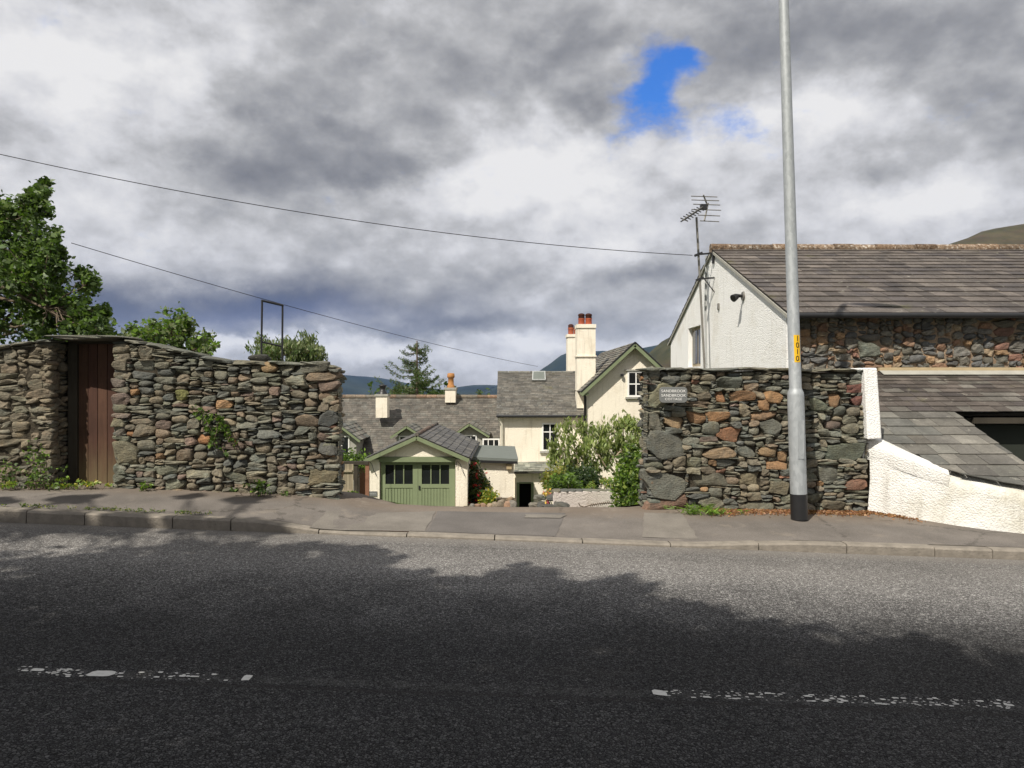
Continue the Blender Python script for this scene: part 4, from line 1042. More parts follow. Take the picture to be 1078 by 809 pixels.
# ---------------------------------------------------------------- long cottage with dormers
LD_ = 29.5; LR = 32.5
cot = thing('cottage', at(440, 500, LD_), 'long low cottage with mossy slate roof, dormers and two chimneys behind the garage', 'house')
zr_ = Z(418.5, LR); ze_ = Z(489, LD_ - .2); cx0, cx1 = X(300, LR), X(528, LR)
b = MB(); slates(b, (cx0, LD_ - .2, ze_), (cx1, LD_ - .2, ze_), (cx1, LR, zr_), (cx0, LR, zr_), 32, .20, [(.112, .10, .084), (.105, .096, .082), (.122, .11, .092), (.11, .105, .09)], 91, .007)
slates(b, (cx0, 35.6, ze_), (cx1, 35.6, ze_), (cx1, LR, zr_), (cx0, LR, zr_), 14, .5, SL_MOSS, 92, .016)
deck(b, (cx0, LD_ - .2, ze_), (cx1, LD_ - .2, ze_), (cx1, LR, zr_), (cx0, LR, zr_)); deck(b, (cx0, 35.6, ze_), (cx1, 35.6, ze_), (cx1, LR, zr_), (cx0, LR, zr_))
crf = b.build('roof', 'slate', cot)
b = MB(); ridge(b, (cx0, LR, zr_ + .02), (cx1, LR, zr_ + .02), .10, 93, [(.26, .17, .12), (.22, .17, .13), (.2, .17, .14), (.30, .18, .12)], .45); b.build('ridge_tiles', 'stone', crf)
b = MB(); b.box((cx0 + .1, LD_, -6), (cx1 - .1, 35.4, ze_ - .05)); b.prism([(cx0 + .1, LD_, ze_ - .06), (cx0 + .1, 35.4, ze_ - .06), (cx0 + .1, LR, zr_ - .1)], (.3, 0, 0)); b.build('wall', 'brick_red', cot)
b = MB(); b.tube([(cx0, LD_ - .25, ze_ - .02), (cx1, LD_ - .25, ze_ - .02)], .05, 8); b.build('gutter', 'black_paint', cot)
def dormer(pxl, pya_l, pxa, pya, pxr, dd, win):
    l, a, r = at(pxl, pya_l, dd), at(pxa, pya, dd), at(pxr, pya_l, dd); depth = 3.2
    b = MB(); slates(b, l, l + Vector((0, depth, 0)), a + Vector((0, depth, 0)), a, 5, .26, SL_MOSS, int(pxa), .014); slates(b, r, r + Vector((0, depth, 0)), a + Vector((0, depth, 0)), a, 5, .26, SL_GREY, int(pxa) + 1, .014)
    deck(b, l, l + Vector((0, depth, 0)), a + Vector((0, depth, 0)), a, .04); deck(b, r, r + Vector((0, depth, 0)), a + Vector((0, depth, 0)), a, .04)
    o = b.build('dormer', 'slate', cot)
    b = MB(); b.bar(l + Vector((0, -.02, -.05)), a + Vector((0, -.02, -.05)), .04, .08); b.bar(r + Vector((0, -.02, -.05)), a + Vector((0, -.02, -.05)), .04, .08); b.build('bargeboard', 'green_trim', o)
    b = MB(); q = Vector((0, .25, -.1)); b.prism([l + q + Vector((.12, 0, 0)), r + q - Vector((.12, 0, 0)), a + q], (0, 2.4, 0)); b.box(l + Vector((.2, .25, -2.6)), r + Vector((-.2, 2.6, -.1))); b.build('dormer_wall', 'rendered_grey', o)
    x0, y0, x1, y1, c_ = win; window(cot, x0, y0, x1, y1, dd + .249, c_, 1, .05)
    return o
dormer(338, 464, 357, 447, 379, 28.6, (359, 459, 368, 480, 1))
dormer(411, 460, 428, 448.5, 446, 28.9, (420, 459, 440, 472, 2))
dormer(475, 459, 494, 446, 515, 28.9, (483, 458, 502, 469.5, 3))
window(cot, 508, 462, 526, 472, LD_ - .6, 3, 1, .05, sill=False)
def chimney(parent, px0, px1, pyt, pyb, d, depth, m='cream_render', cap=True, name='chimney'):
    x0, x1 = X(px0, d), X(px1, d); b = MB(); zt, zb = Z(pyt, d), Z(pyb, d)
    b.box((x0, d, zb), (x1, d + depth, zt)); o = b.build(name, m, parent)
    if cap: b = MB(); b.box((x0 - .04, d - .04, zt + .002), (x1 + .04, d + depth + .04, zt + .09)); b.build('chimney_cap', 'rendered_grey', o)
    return o, x0, x1, zt
ch, x0, x1, zt = chimney(cot, 395.5, 407.5, 417.5, 440, 30.7, .6)
b = MB(); xm = (x0 + x1) / 2; b.lathe((xm, 31, zt + .09), [(0, .2), (.12, .16), (.14, .12), (.32, .12), (.33, .17), (.38, .17), (.40, .06)], 14); b.build('chimney_pot', 'black_paint', ch)
ch, x0, x1, zt = chimney(cot, 468.5, 479.5, 410.5, 424, 32.0, .7)
b = MB(); xm = (x0 + x1) / 2; b.lathe((xm, 32.35, zt + .09), [(0, .17), (.1, .16), (.12, .13), (.42, .12), (.44, .16), (.5, .17), (.62, .15), (.64, .1)], 14, (1.0, 1.7, 1.2)); b.build('chimney_pot', 'terracotta', ch)
# ---------------------------------------------------------------- cream house in the middle
MD = 28.0; MR = 30.6
mh = thing('house', at(575, 500, MD), 'cream rendered house with plain slate roof and a skylight', 'house')
ex0, ex1 = X(522.5, MD - .2), X(621, MD - .2); rx0, rx1 = X(523.5, MR), X(618, MR); ze_ = Z(437.5, MD - .2); zr_ = Z(392.5, MR)
b = MB(); slates(b, (ex0, MD - .2, ze_), (ex1, MD - .2, ze_), (rx1 + .2, MR, zr_), (ex0, MR, zr_), 30, .20, [(.125, .115, .098), (.118, .11, .096), (.135, .125, .106), (.122, .118, .104)], 101, .007)
slates(b, (ex0, MR * 2 - MD + .2, ze_), (ex1, MR * 2 - MD + .2, ze_), (rx1 + .2, MR, zr_), (ex0, MR, zr_), 12, .5, SL_GREY, 102, .014)
deck(b, (ex0, MD - .2, ze_), (ex1, MD - .2, ze_), (rx1 + .2, MR, zr_), (ex0, MR, zr_)); deck(b, (ex0, MR * 2 - MD + .2, ze_), (ex1, MR * 2 - MD + .2, ze_), (rx1 + .2, MR, zr_), (ex0, MR, zr_)); mrf = b.build('roof', 'slate', mh)
b = MB(); ridge(b, (ex0, MR, zr_), (rx1 + .2, MR, zr_), .07, 103, [(.2, .19, .17), (.14, .14, .13)], .45); b.build('ridge_tiles', 'stone', mrf)
wx0, wx1 = X(526.5, MD), X(619, MD)
b = MB(); b.box((wx0, MD, -6), (wx1, MR * 2 - MD, ze_ - .02)); b.prism([(wx0, MD + .05, ze_ - .019), (wx0, MR * 2 - MD - .05, ze_ - .019), (wx0, MR, zr_ - .12)], (.25, 0, 0)); b.build('wall', 'cream_render', mh)
window(mh, 570.5, 445.5, 587.5, 475, MD, 2, 2, .055, split=.68)
b = MB(); b.tube([(ex0, MD - .25, ze_ - .03), (ex1, MD - .25, ze_ - .03)], .055, 8); b.build('gutter', 'black_paint', mh)
b = MB(); b.tube([at(524.5, 440, MD - .2), at(528.5, 447, MD - .08), at(528.5, 520, MD - .08)], .045, 8); b.build('downpipe', 'pipe_cream', mh)
# skylight lies in the roof slope
def onroof(px, py, e0=(MD - .2), e1=MR, za=ze_, zc=zr_):
    s = (zc - za) / (e1 - e0); k = (HZ - py) / F; d = (za - s * e0 - EYE) / (k - s); return Vector((X(px, d), d, Z(py, d)))
b = MB(); q = [onroof(560, 402), onroof(574.5, 402), onroof(574, 392.8), onroof(560.5, 392.8)]
b.prism([p + Vector((0, -.03, .03)) for p in q], (0, -.03, .05)); sk = b.build('skylight', 'lead', mrf)
b = MB(); cq = sum(q, Vector()) / 4; b.prism([cq + (p - cq) * .84 + Vector((0, -.063, .083)) for p in q], (0, -.002, .004)); b.build('pane', 'grey_felt', sk)
# porch roof and dark doorway on its front
PD = 26.2
b = MB(); p0, p1, p2, p3 = at(541, 497.5, PD), at(592, 496, PD), at(590, 485.5, MD), at(542, 487, MD)
slates(b, p0, p1, p2, p3, 6, .24, [(.22, .23, .19), (.17, .18, .16), (.27, .27, .22)], 104, .012); deck(b, p0, p1, p2, p3, .05); po = b.build('porch_roof', 'slate', mh)
b = MB(); b.box((X(542, PD + .2), PD + .25, -6), (X(545.5, PD), MD - .002, Z(499, PD))); b.box((X(560.5, PD), PD + .25, -6), (X(586, PD), MD - .002, Z(499, PD))); b.box((X(545.5, PD) + .001, PD + .252, Z(510, PD)), (X(560.5, PD) - .001, PD + .4, Z(499, PD))); b.build('porch_wall', 'cream_render', mh)
b = MB(); b.box((X(545.5, PD), PD + .9, -6), (X(560.5, PD), PD + .95, Z(509, PD))); b.build('door', 'dark_void', mh)
b = MB(); b.box((X(545.5, PD) - .05, PD + .2, -6), (X(545.5, PD) + .04, PD + .249, Z(509, PD))); b.box((X(560.5, PD) - .04, PD + .2, -6), (X(560.5, PD) + .05, PD + .249, Z(509, PD))); b.box((X(545.5, PD) + .041, PD + .2, Z(510.2, PD)), (X(560.5, PD) - .041, PD + .249, Z(508.6, PD))); b.build('door_frame', 'green_trim', mh)
# ---------------------------------------------------------------- gabled house on the right
HD = 27.0; HB = 36.5
gh = thing('gabled_house', at(650, 500, HD), 'cream house whose steep gable with green bargeboards faces the road, behind two tall chimneys', 'house')
apg = at(668.5, 360.5, HD - .3); elg = at(611.5, 413, HD - .3); rg = Vector((2 * apg.x - elg.x, elg.y, elg.z))
b = MB(); slates(b, elg, back(elg, HB), back(apg, HB), apg, 16, .28, SL_MOSS + SL_GREY, 111, .018); slates(b, rg, back(rg, HB), back(apg, HB), apg, 16, .28, SL_GREY, 112, .018)
deck(b, elg, back(elg, HB), back(apg, HB), apg); deck(b, rg, back(rg, HB), back(apg, HB), apg); hrf = b.build('roof', 'slate', gh)
b = MB(); wl0 = X(617.5, HD); wr0 = 2 * apg.x - wl0; zc_ = Z(406.5, HD)
b.prism([(wl0, HD, -6), (wr0, HD, -6), (wr0, HD, zc_), (apg.x, HD, apg.z - .16), (wl0, HD, zc_)], (0, HB - HD, 0)); b.build('wall', 'cream_render', gh)
b = MB(); dn_ = Vector((0, -.02, -.10)); 
for e in (elg, rg): b.bar(e + dn_, apg + dn_, .04, .15)
b.build('bargeboard', 'green_trim', gh)
b = MB()
for e in (elg, rg): b.bar(e + Vector((0, -.035, .0)), apg + Vector((0, -.035, .0)), .03, .05)
b.build('verge', 'black_paint', hrf)
b = MB(); b.box((elg.x + .1, HD - .28, elg.z - .12), (wl0 + .05, HD - .001, elg.z - .02)); b.build('soffit', 'green_trim', gh)
window(gh, 660.5, 391, 678.5, 418, HD, 2, 2, .06)
b = MB(); b.box((X(657.5, HD), HD - .07, Z(391, HD) + .01), (X(681, HD), HD - .001, Z(389.8, HD) + .02)); b.build('drip_mould', 'rendered_grey', gh)
b = MB(); c_ = at(654.5, 395, HD); b.tube([c_ + Vector((0, -.1, .04)), c_ + Vector((0, -.1, -.06))], .06, 8); tag(b.build('alarm_lamp', 'black_paint'), 'small dark lamp on the cream gable left of its window', 'outdoor light')
b = MB(); b.tube([at(613, 412, HD - .2), at(616, 418, HD - .06), at(616, 520, HD - .06)], .05, 8); b.build('downpipe', 'black_paint', gh)
# chimneys
ch, x0, x1, zt = chimney(gh, 607.5, 627, 345.5, 430, 28.1, .8, cap=False)
b = MB(); b.box((x0 - .02, 28.06, Z(345.5, 28.1) + .002), (x1 + .02, 28.94, Z(341.5, 28.1))); b.build('chimney_cap', 'cream_render', ch); b = MB(); b.box((x0 - .035, 28.05, Z(375.8, 28.1)), (x1 + .035, 28.93, Z(374.6, 28.1))); b.build('chimney_band', 'cream_render', ch)
for px_, c_ in ((612, (.9, .8, .8)), (619.5, (1, .85, .8))):
    xx = X(px_, 28.5); b = MB(); b.lathe((xx, 28.45, Z(342, 28.1)), [(0, .13), (.22, .12), (.24, .14), (.27, .12)], 14, c_); b.lathe((xx, 28.45, Z(342, 28.1) + .265), [(0, .125), (.1, .12), (.12, .14), (.17, .12), (.2, .05)], 14, (.12, .12, .12)); b.build('chimney_pot', 'terracotta', ch)
ch, x0, x1, zt = chimney(gh, 597.5, 608.5, 355, 425, 31.5, .8, cap=False)
b = MB(); b.box((x0 - .03, 31.46, zt + .002), (x1 + .03, 32.34, zt + .12)); b.build('chimney_band', 'cream_render', ch)
for px_, yy in ((601, 31.8), (607, 32.6)):
    xx = X(px_, yy); b = MB(); b.lathe((xx, yy, zt + .1), [(0, .12), (.25, .12), (.27, .14), (.32, .12)], 14); b.lathe((xx, yy, zt + .42), [(0, .12), (.12, .12), (.16, .05)], 14, (.12, .12, .12)); b.build('chimney_pot', 'terracotta', ch)
# ---------------------------------------------------------------- vegetation
G_DARK = [(.035, .062, .018), (.05, .085, .024), (.07, .11, .03), (.028, .05, .016)]
G_MID = [(.06, .10, .025), (.08, .13, .035), (.10, .15, .045), (.05, .08, .022)]
G_PALE = [(.12, .15, .07), (.15, .18, .09), (.10, .13, .055), (.19, .21, .11)]
G_BRIGHT = [(.13, .22, .03), (.17, .27, .04), (.10, .17, .025), (.22, .28, .06)]
G_YEL = [(.40, .34, .04), (.32, .30, .05), (.22, .25, .04)]
class Leaves:
    def __init__(s, seed): s.q = []; s.c = []; s.r = np.random.default_rng(seed)
    def clump(s, c, rad, n, size, cols, flat=.3, hang=0, aspect=.5, shell=False):
        r = s.r; c = np.array(c, float); rad = np.array(rad if hasattr(rad, '__len__') else (rad,) * 3, float)
        p = r.normal(0, .48, (n, 3)); p = np.clip(p, -1.1, 1.1) * rad + c
        s.put(p, size, cols, flat, hang, aspect)
    def put(s, p, size, cols, flat=.3, hang=0, aspect=.5):
        r = s.r; n = len(p)
        d = r.normal(0, 1, (n, 3)); d[:, 2] = d[:, 2] * (1 - flat) - hang * 2.2; d /= np.linalg.norm(d, axis=1)[:, None] + 1e-9
        u = r.normal(0, 1, (n, 3)); u[:, 2] *= .5; w_ = np.cross(d, u); w_ /= np.linalg.norm(w_, axis=1)[:, None] + 1e-9
        sz = size * r.uniform(.4, 1.5, n)[:, None]; a = p - d * sz * .5; b_ = p + d * sz * .5; nrm = np.cross(d, w_) * sz * .10
        m1 = p - d * sz * .05 + w_ * sz * aspect * .5 + nrm; m2 = p - d * sz * .05 - w_ * sz * aspect * .5 + nrm
        s.q.append(np.stack([a, m1, b_, m2], axis=1)); cc = np.array(cols)[r.integers(0, len(cols), n)] * r.uniform(.7, 1.3, n)[:, None]
        s.c.append(cc)
    def build(s, name, parent=None, mt='leaf'):
        q = np.concatenate(s.q); c = np.concatenate(s.c); n = len(q); off = np.array(wloc(parent)) if parent else 0
        v = (q.reshape(-1, 3) - off).astype(np.float32)
        me = bpy.data.meshes.new(name); me.vertices.add(len(v)); me.vertices.foreach_set('co', v.ravel())
        me.loops.add(4 * n); me.loops.foreach_set('vertex_index', np.arange(4 * n, dtype=np.int32))
        me.polygons.add(n); me.polygons.foreach_set('loop_start', np.arange(0, 4 * n, 4, dtype=np.int32)); me.polygons.foreach_set('loop_total', np.full(n, 4, np.int32))
        me.update(); me.materials.append(MATS[mt]); a = me.color_attributes.new('col', 'FLOAT_COLOR', 'CORNER')
        cc = np.ones((n, 4), np.float32); cc[:, :3] = c; a.data.foreach_set('color', np.repeat(cc, 4, axis=0).ravel()); me.validate()
        o = bpy.data.objects.new(name, me); C.objects.link(o)
        if parent: o.parent = parent
        return o
def wob(p0, p1, n, amp, rr):
    p0, p1 = Vector(p0), Vector(p1); out = []
    for i in range(n + 1):
        t = i / n; k = math.sin(t * math.pi); out.append(p0.lerp(p1, t) + Vector((rr.gauss(0, amp), rr.gauss(0, amp), rr.gauss(0, amp))) * k)
    return out
def tree(name, base, top, rt, clumps, leaf, cols, n_leaf, label, cat='tree', seed=1, bark='bark', hang=0, group=None, fork=.35, limb=None, twig_r=.012, aspect=.55, nl=6):
    """trunk to top, limbs from the trunk to groups of clumps, twigs from limb ends to each clump"""
    rr = random.Random(seed); base = Vector(base); top = Vector(top); t_ = thing(name, base, label, cat, group)
    tr = wob(base - Vector((0, 0, .2)), top, 8, (top - base).length * .018, rr); b = MB()
    b.tube(tr, [rt * (1 - .75 * i / 8) * (1.25 if i == 0 else 1) for i in range(9)], 10)
    b.build('trunk', bark, t_)
    cs = [(Vector(c), r) for c, r in clumps]; b = MB(); L = Leaves(seed)
    seeds = rr.sample(cs, min(nl, len(cs))); limbs = []
    for (c, r) in seeds:
        tt = min(.97, max(fork, rr.uniform(fork, 1))); st = tr[min(8, int(tt * 8))]
        e = st.lerp(c, .72); path = wob(st, e, 5, (e - st).length * .05, rr); path[-1] = e
        b.tube(path, [rt * .42 * (1 - .6 * i / 5) for i in range(6)], 6); limbs.append(path)
    nodes = [p for l in limbs for p in l[1:]] + tr[4:]
    for (c, r) in cs:
        st = min(nodes, key=lambda p: (p - c).length); tw = wob(st, c, 4, (c - st).length * .06, rr)
        b.tube(tw, [twig_r * 2.2, twig_r * 1.8, twig_r * 1.4, twig_r, twig_r * .6], 5, caps=False)
        rv = r if hasattr(r, '__len__') else (r, r, r)
        for _ in range(3):
            e = c + Vector((rr.gauss(0, rv[0] * .6), rr.gauss(0, rv[1] * .6), rr.gauss(0, rv[2] * .6) + rv[2] * .1)); b.tube([c.lerp(st, .2), c.lerp(e, .5), e], [twig_r, twig_r * .7, twig_r * .4], 4, caps=False)
            L.clump(e, tuple(x * .5 for x in rv), n_leaf // 5, leaf, cols, hang=hang, aspect=aspect)
        L.clump(c, rv, n_leaf * 2 // 5, leaf, cols, hang=hang, aspect=aspect)
    b.build('limbs', bark, t_); L.build('crown', t_); return t_
def pclumps(spec, seed, dspread=.5):
    """spec: px, py, radius in picture px, distance, number"""
    rr = random.Random(seed); out = []
    for (px, py, rp_, d, n, rc) in spec:
        for _ in range(n):
            a = rr.uniform(0, 6.283); q = math.sqrt(rr.random()) * rp_
            out.append((at(px + q * math.cos(a), py + q * math.sin(a), d + rr.uniform(-dspread, dspread)), rc * rr.uniform(.7, 1.2)))
    return out
# big tree on the left, behind the wall
cl = pclumps([(-60, 275, 80, 12.6, 50, .28), (14, 262, 36, 12.2, 22, .22), (34, 225, 12, 12.2, 6, .15), (36, 295, 34, 12, 18, .2), (62, 335, 30, 12, 17, .19), (86, 335, 18, 11.8, 7, .13), (10, 330, 50, 12.6, 26, .28), (40, 212, 9, 12.2, 4, .12), (56, 272, 15, 12, 6, .13), (107, 325, 7, 11.8, 3, .10), (100, 345, 16, 12, 6, .15), (-90, 200, 60, 12.6, 26, .3), (2, 232, 20, 12.4, 7, .17), (44, 200, 4, 12.2, 2, .1), (85, 298, 14, 12, 4, .13)], 1, .8)
tree('broadleaf_tree', (X(-70, 12.5), 12.5, .2), at(-45, 250, 12.5), .11, cl, .088, G_DARK[1:3] + G_MID + G_BRIGHT[2:3] + [(.14, .19, .06)], 190, 'big bushy broadleaf tree at the left edge behind the wall', seed=3, bark='bark', nl=12, twig_r=.007)
cl = pclumps([(150, 357, 14, 17, 9, .25), (182, 354, 16, 17, 12, .25), (200, 365, 20, 17, 12, .26), (165, 370, 30, 17, 14, .3), (215, 373, 9, 17, 4, .18), (195, 345, 7, 17, 3, .14)], 2, .8)
tree('broadleaf_tree', (X(178, 17), 17, -1.2), at(180, 356, 17), .1, cl, .12, G_MID + G_PALE + G_BRIGHT[:2], 90, 'light green tree showing over the wall between the door and the iron hoop', seed=5)
cl = pclumps([(285, 375, 13, 24, 12, .3), (312, 373, 15, 24, 16, .3), (330, 377, 10, 24, 8, .3), (305, 382, 26, 24, 12, .35)], 3, .8)
tree('weeping_tree', (X(305, 24), 24, -2.6), at(308, 372, 24), .1, cl, .16, G_PALE + [(.22, .25, .12)] + G_MID[:2], 130, 'pale drooping treetop just behind the iron hoop', seed=6, hang=.9, aspect=.3)
# conifer behind the cottage roof
def conifer(base, ztop, px_of, label):
    rr = random.Random(12); t_ = thing('larch_tree', base, label, 'tree'); b = MB(); base = Vector(base)
    b.tube([base, Vector((base.x, base.y, ztop))], [.22, .03], 8); b.build('trunk', 'bark', t_); b = MB(); L = Leaves(12); H = ztop - base.z
    for k in range(58):
        f = rr.random() ** .8; z = ztop - f * 5.2 - .1; ln = (.25 + 3.1 * f ** .8) * rr.uniform(.6, 1.15)
        a = rr.uniform(0, 6.283); d = Vector((math.cos(a), math.sin(a), 0)); s0_ = Vector((base.x, base.y, z)); up = rr.uniform(-.05, .22)
        pts = [s0_ + d * ln * t + Vector((0, 0, ln * (up * t + .18 * t * t - .15 * math.sin(t * 3)))) for t in (0, .25, .5, .75, 1)]
        b.tube(pts, [.035, .028, .02, .013, .006], 5, caps=False)
        for t in np.linspace(.15, 1, int(9 + ln * 7)):
            i = min(3, int(t * 4)); p = pts[i].lerp(pts[i + 1], t * 4 - i)
            L.clump(p + Vector((0, 0, -.06)), (.15, .15, .13), 9, .17, G_DARK[1:3] + [(.09, .12, .045), (.12, .15, .06)], hang=.35, aspect=.2)
    b.build('limbs', 'bark', t_); L.build('crown', t_)
conifer((X(439, 42), 42, -7), Z(359, 42), None, 'feathery conifer rising behind the long cottage roof between its chimneys')
cl = pclumps([(395, 419, 8, 46, 4, .4), (410, 416, 12, 46, 5, .4), (510, 420, 8, 48, 3, .4), (470, 419, 14, 46, 7, .4), (440, 417, 22, 46, 10, .5)], 8, 2)
tree('broadleaf_tree', (X(425, 46), 46, -7), at(425, 418, 46), .15, cl, .25, G_DARK + G_MID, 70, 'low dark green treetops along the cottage ridge, round the foot of the conifer', seed=9)
# weeping tree in front of the houses
WD = 19.5
cl = [(at(px_, py_, WD + dd), (r * .85, r * .85, r)) for px_, py_, r, dd in
 [(600, 462, .34, 0), (612, 452, .32, .3), (592, 470, .32, -.2), (588, 482, .28, 0), (605, 480, .34, .2), (620, 468, .34, -.3), (630, 458, .3, 0), (615, 488, .28, .2), (598, 492, .22, 0), (632, 478, .3, .3), (626, 492, .22, 0), (640, 486, .2, 0),
  (645, 450, .28, .3), (658, 446, .3, 0), (670, 450, .3, .2), (680, 456, .28, 0), (665, 462, .26, -.2), (678, 470, .24, .2), (652, 462, .24, 0), (640, 466, .26, 0), (685, 446, .3, .4), (690, 462, .3, 0), (583, 476, .2, 0), (648, 475, .2, .3), (657, 500, .14, 0)]]
tree('weeping_tree', (X(662, WD), WD, -2.3), at(656, 462, WD), .09, cl, .13, [(.21, .26, .085), (.26, .30, .11), (.17, .22, .065), (.12, .16, .05), (.29, .32, .13)], 260, 'grey green weeping tree hanging in front of the cream houses', seed=14, bark='bark_pale', hang=1.0, aspect=.34, nl=9, twig_r=.010)
def bush(name, spec, leaf, cols, n, label, seed, hang=0, aspect=.55, flowers=None, base=None, cat='shrub', ds=.25):
    cl = pclumps(spec, seed, ds); bx = sum((c.x for c, r in cl)) / len(cl); by = sum((c.y for c, r in cl)) / len(cl); bz = min(c.z - r for c, r in cl) - .15
    t_ = thing(name, (bx, by, bz), label, cat); rr = random.Random(seed); b = MB(); L = Leaves(seed)
    for c, r in cl:
        st = Vector((bx + rr.gauss(0, .08), by + rr.gauss(0, .05), bz)); b.tube(wob(st, c, 3, .03, rr), [.014, .010, .007, .004], 4, caps=False)
        L.clump(c, r, n, leaf, cols, hang=hang, aspect=aspect)
    b.build('stems', 'bark', t_); L.build('foliage', t_)
    if flowers:
        fcol, fn, fs = flowers; Fl = Leaves(seed + 50)
        for c, r in cl:
            for _ in range(fn):
                p = np.array(c) + Fl.r.normal(0, r * .5, 3); p[1] -= r * .35
                Fl.put(p[None, :] + Fl.r.normal(0, fs * .3, (7, 3)), fs, fcol, aspect=.9)
        o = Fl.build('flowers', t_); o['kind'] = 'stuff'
    return t_
RED = [(.55, .03, .04), (.6, .08, .08), (.4, .02, .03)]; YEL = [(.65, .5, .04), (.5, .42, .05)]
bush('climbing_rose', [(497, 503, 7, 20.8, 10, .2), (503, 516, 9, 20.6, 12, .22), (496, 520, 8, 20.6, 10, .22), (508, 508, 7, 20.9, 6, .18), (500, 492, 4, 20.8, 4, .14)], .08, G_DARK + [(.11, .09, .03)], 70, 'dark climbing rose with red flowers against the cream annexe wall', 21, flowers=(RED, 2, .055), cat='rose')
bush('yellow_shrub', [(515, 524, 6, 20.3, 8, .14), (511, 528, 5, 20.3, 6, .12), (520, 527, 4, 20.4, 4, .12)], .08, G_YEL + G_BRIGHT[:2], 60, 'small yellow leaved shrub at the foot of the red rose', 22)
bush('hedge_shrub', [(668, 492, 13, 12.5, 14, .2), (665, 510, 15, 12.2, 20, .2), (672, 525, 12, 12.0, 14, .17), (660, 528, 9, 12.2, 8, .14), (676, 500, 10, 12.2, 10, .18), (664, 480, 7, 12.5, 4, .12), (676, 536, 8, 11.8, 6, .12)], .075, G_BRIGHT + G_MID, 110, 'bright green leafy shrub against the left end of the cobbled wall', 23)
bush('flowering_shrub', [(588, 503, 8, 17.6, 8, .2), (580, 507, 6, 17.6, 6, .16)], .07, [(.30, .26, .05), (.22, .22, .05), (.14, .17, .04)], 90, 'golden green bushy shrub above the low pink white garden wall', 24)
bush('leafy_shrub', [(590, 511, 12, 17.2, 14, .15), (603, 510, 9, 17.3, 8, .15)], .07, G_BRIGHT[:3] + G_MID, 90, 'low bright green plant spilling over the garden wall coping', 25)
bush('dark_shrub', [(615, 504, 10, 18, 12, .22), (624, 508, 7, 18, 8, .2), (608, 500, 7, 18.2, 6, .2)], .07, G_DARK + [(.02, .04, .02)], 120, 'rounded dark green shrub under the weeping tree', 26)
bush('yellow_plant', [(638, 512, 8, 17.2, 8, .08), (622, 513, 7, 17.2, 6, .07)], .05, G_YEL[1:] + G_BRIGHT, 50, 'low yellow green plant on top of the garden wall near the hedge', 27, cat='plant')
bush('flowering_plant', [(578, 519, 4, 15.6, 5, .10)], .05, G_MID, 40, 'little pot plant with pink and yellow flowers beside the rockery steps', 28, flowers=([(.6, .15, .22), (.7, .5, .1)], 3, .05), cat='plant')
bush('leafy_shrub', [(365, 485, 7, 22, 7, .22), (376, 486, 7, 22, 7, .22), (383, 488, 5, 22, 4, .18)], .10, G_BRIGHT[:3] + G_MID, 60, 'green shrub growing above the wooden fence panel left of the garage', 29)
bush('leafy_plant', [(376, 526, 7, 15.5, 9, .08), (368, 527, 5, 15.3, 6, .08), (384, 527, 3, 15.6, 4, .07)], .055, G_BRIGHT, 60, 'low bright green plant between the wall end and the garage', 30, cat='plant')
# weeds at the foot of the walls
def weed(px, py, d, w_, h_, n, cols, label, seed, leaf=.045, asp=.5, name='weed', hang=0, cat='weed', flowers=None):
    bx_ = X(px, d); g = zpave(bx_, d); t_ = thing(name, (bx_, d, g), label, cat); rr = random.Random(seed); b = MB(); L = Leaves(seed)
    for _ in range(max(4, n // 14)):
        e = Vector((bx_ + rr.gauss(0, w_ * .42), d + rr.gauss(0, .04), g + abs(rr.gauss(.3, .35)) * h_ + .02)); b.tube([(bx_ + (e.x - bx_) * .6, d, g - .01), (bx_ + (e.x - bx_) * .8, d, g + (e.z - g) * .6), e], [.004, .003, .002], 4, caps=False)
        L.clump(e, (w_ * .22, .05, h_ * .22), 14, leaf, cols, aspect=asp, hang=hang)
    b.build('stems', 'bark', t_); L.build('foliage', t_)
    return t_
weed(25, 505, 8.68, .5, .34, 320, G_MID + G_BRIGHT[:2], 'loose green weed against the old brown wall at the far left', 41)
weed(10, 505, 8.62, .25, .12, 90, G_BRIGHT + G_YEL[1:], 'low pale weed in the far left corner of the pavement', 52)
weed(42, 503, 8.7, .25, .62, 200, G_MID + G_BRIGHT[:2], 'tall green weed climbing the wall just left of the doorway', 42)
weed(70, 508, 8.72, .3, .14, 130, G_BRIGHT + G_YEL[1:], 'low bright green weed across the foot of the door frame', 43)
weed(100, 510, 8.75, .32, .10, 110, G_YEL + G_BRIGHT, 'yellowing weed along the bottom of the plank door', 44)
weed(150, 512, 8.72, .12, .12, 50, G_BRIGHT[:3], 'tiny weed at the wall foot just right of the doorway', 45)
weed(272, 516, 8.72, .32, .17, 170, G_MID + G_BRIGHT[:2], 'spreading green weed at the foot of the wall below the creeper', 46)
weed(745, 538, 8.75, .42, .09, 420, [(.16, .27, .03), (.2, .33, .05), (.12, .2, .03)], 'tuft of fresh green grass at the foot of the cobbled wall', 47, .09, .09, 'grass_tuft', cat='grass')
for i, (px_, py_, nm) in enumerate(((40, 531, 'far left'), (130, 531, 'middle'), (185, 540, 'right'))):
    x_, y_ = pp(px_, py_); L = Leaves(60 + i); g = zpave(x_, y_)
    for k in range(14):
        xx = x_ + random.gauss(0, .25); L.clump((xx, KY1 + .015 + random.uniform(0, .06), zpave(xx, KY1) + .02), (.05, .02, .022), 12, .035, G_MID + G_YEL[1:], aspect=.25)
    tag(L.build('grass_tuft'), 'thin moss and grass in the kerb joint, ' + {'far left': 'leftmost patch', 'middle': 'below the plank door', 'right': 'right of the plank door'}[nm], 'grass')
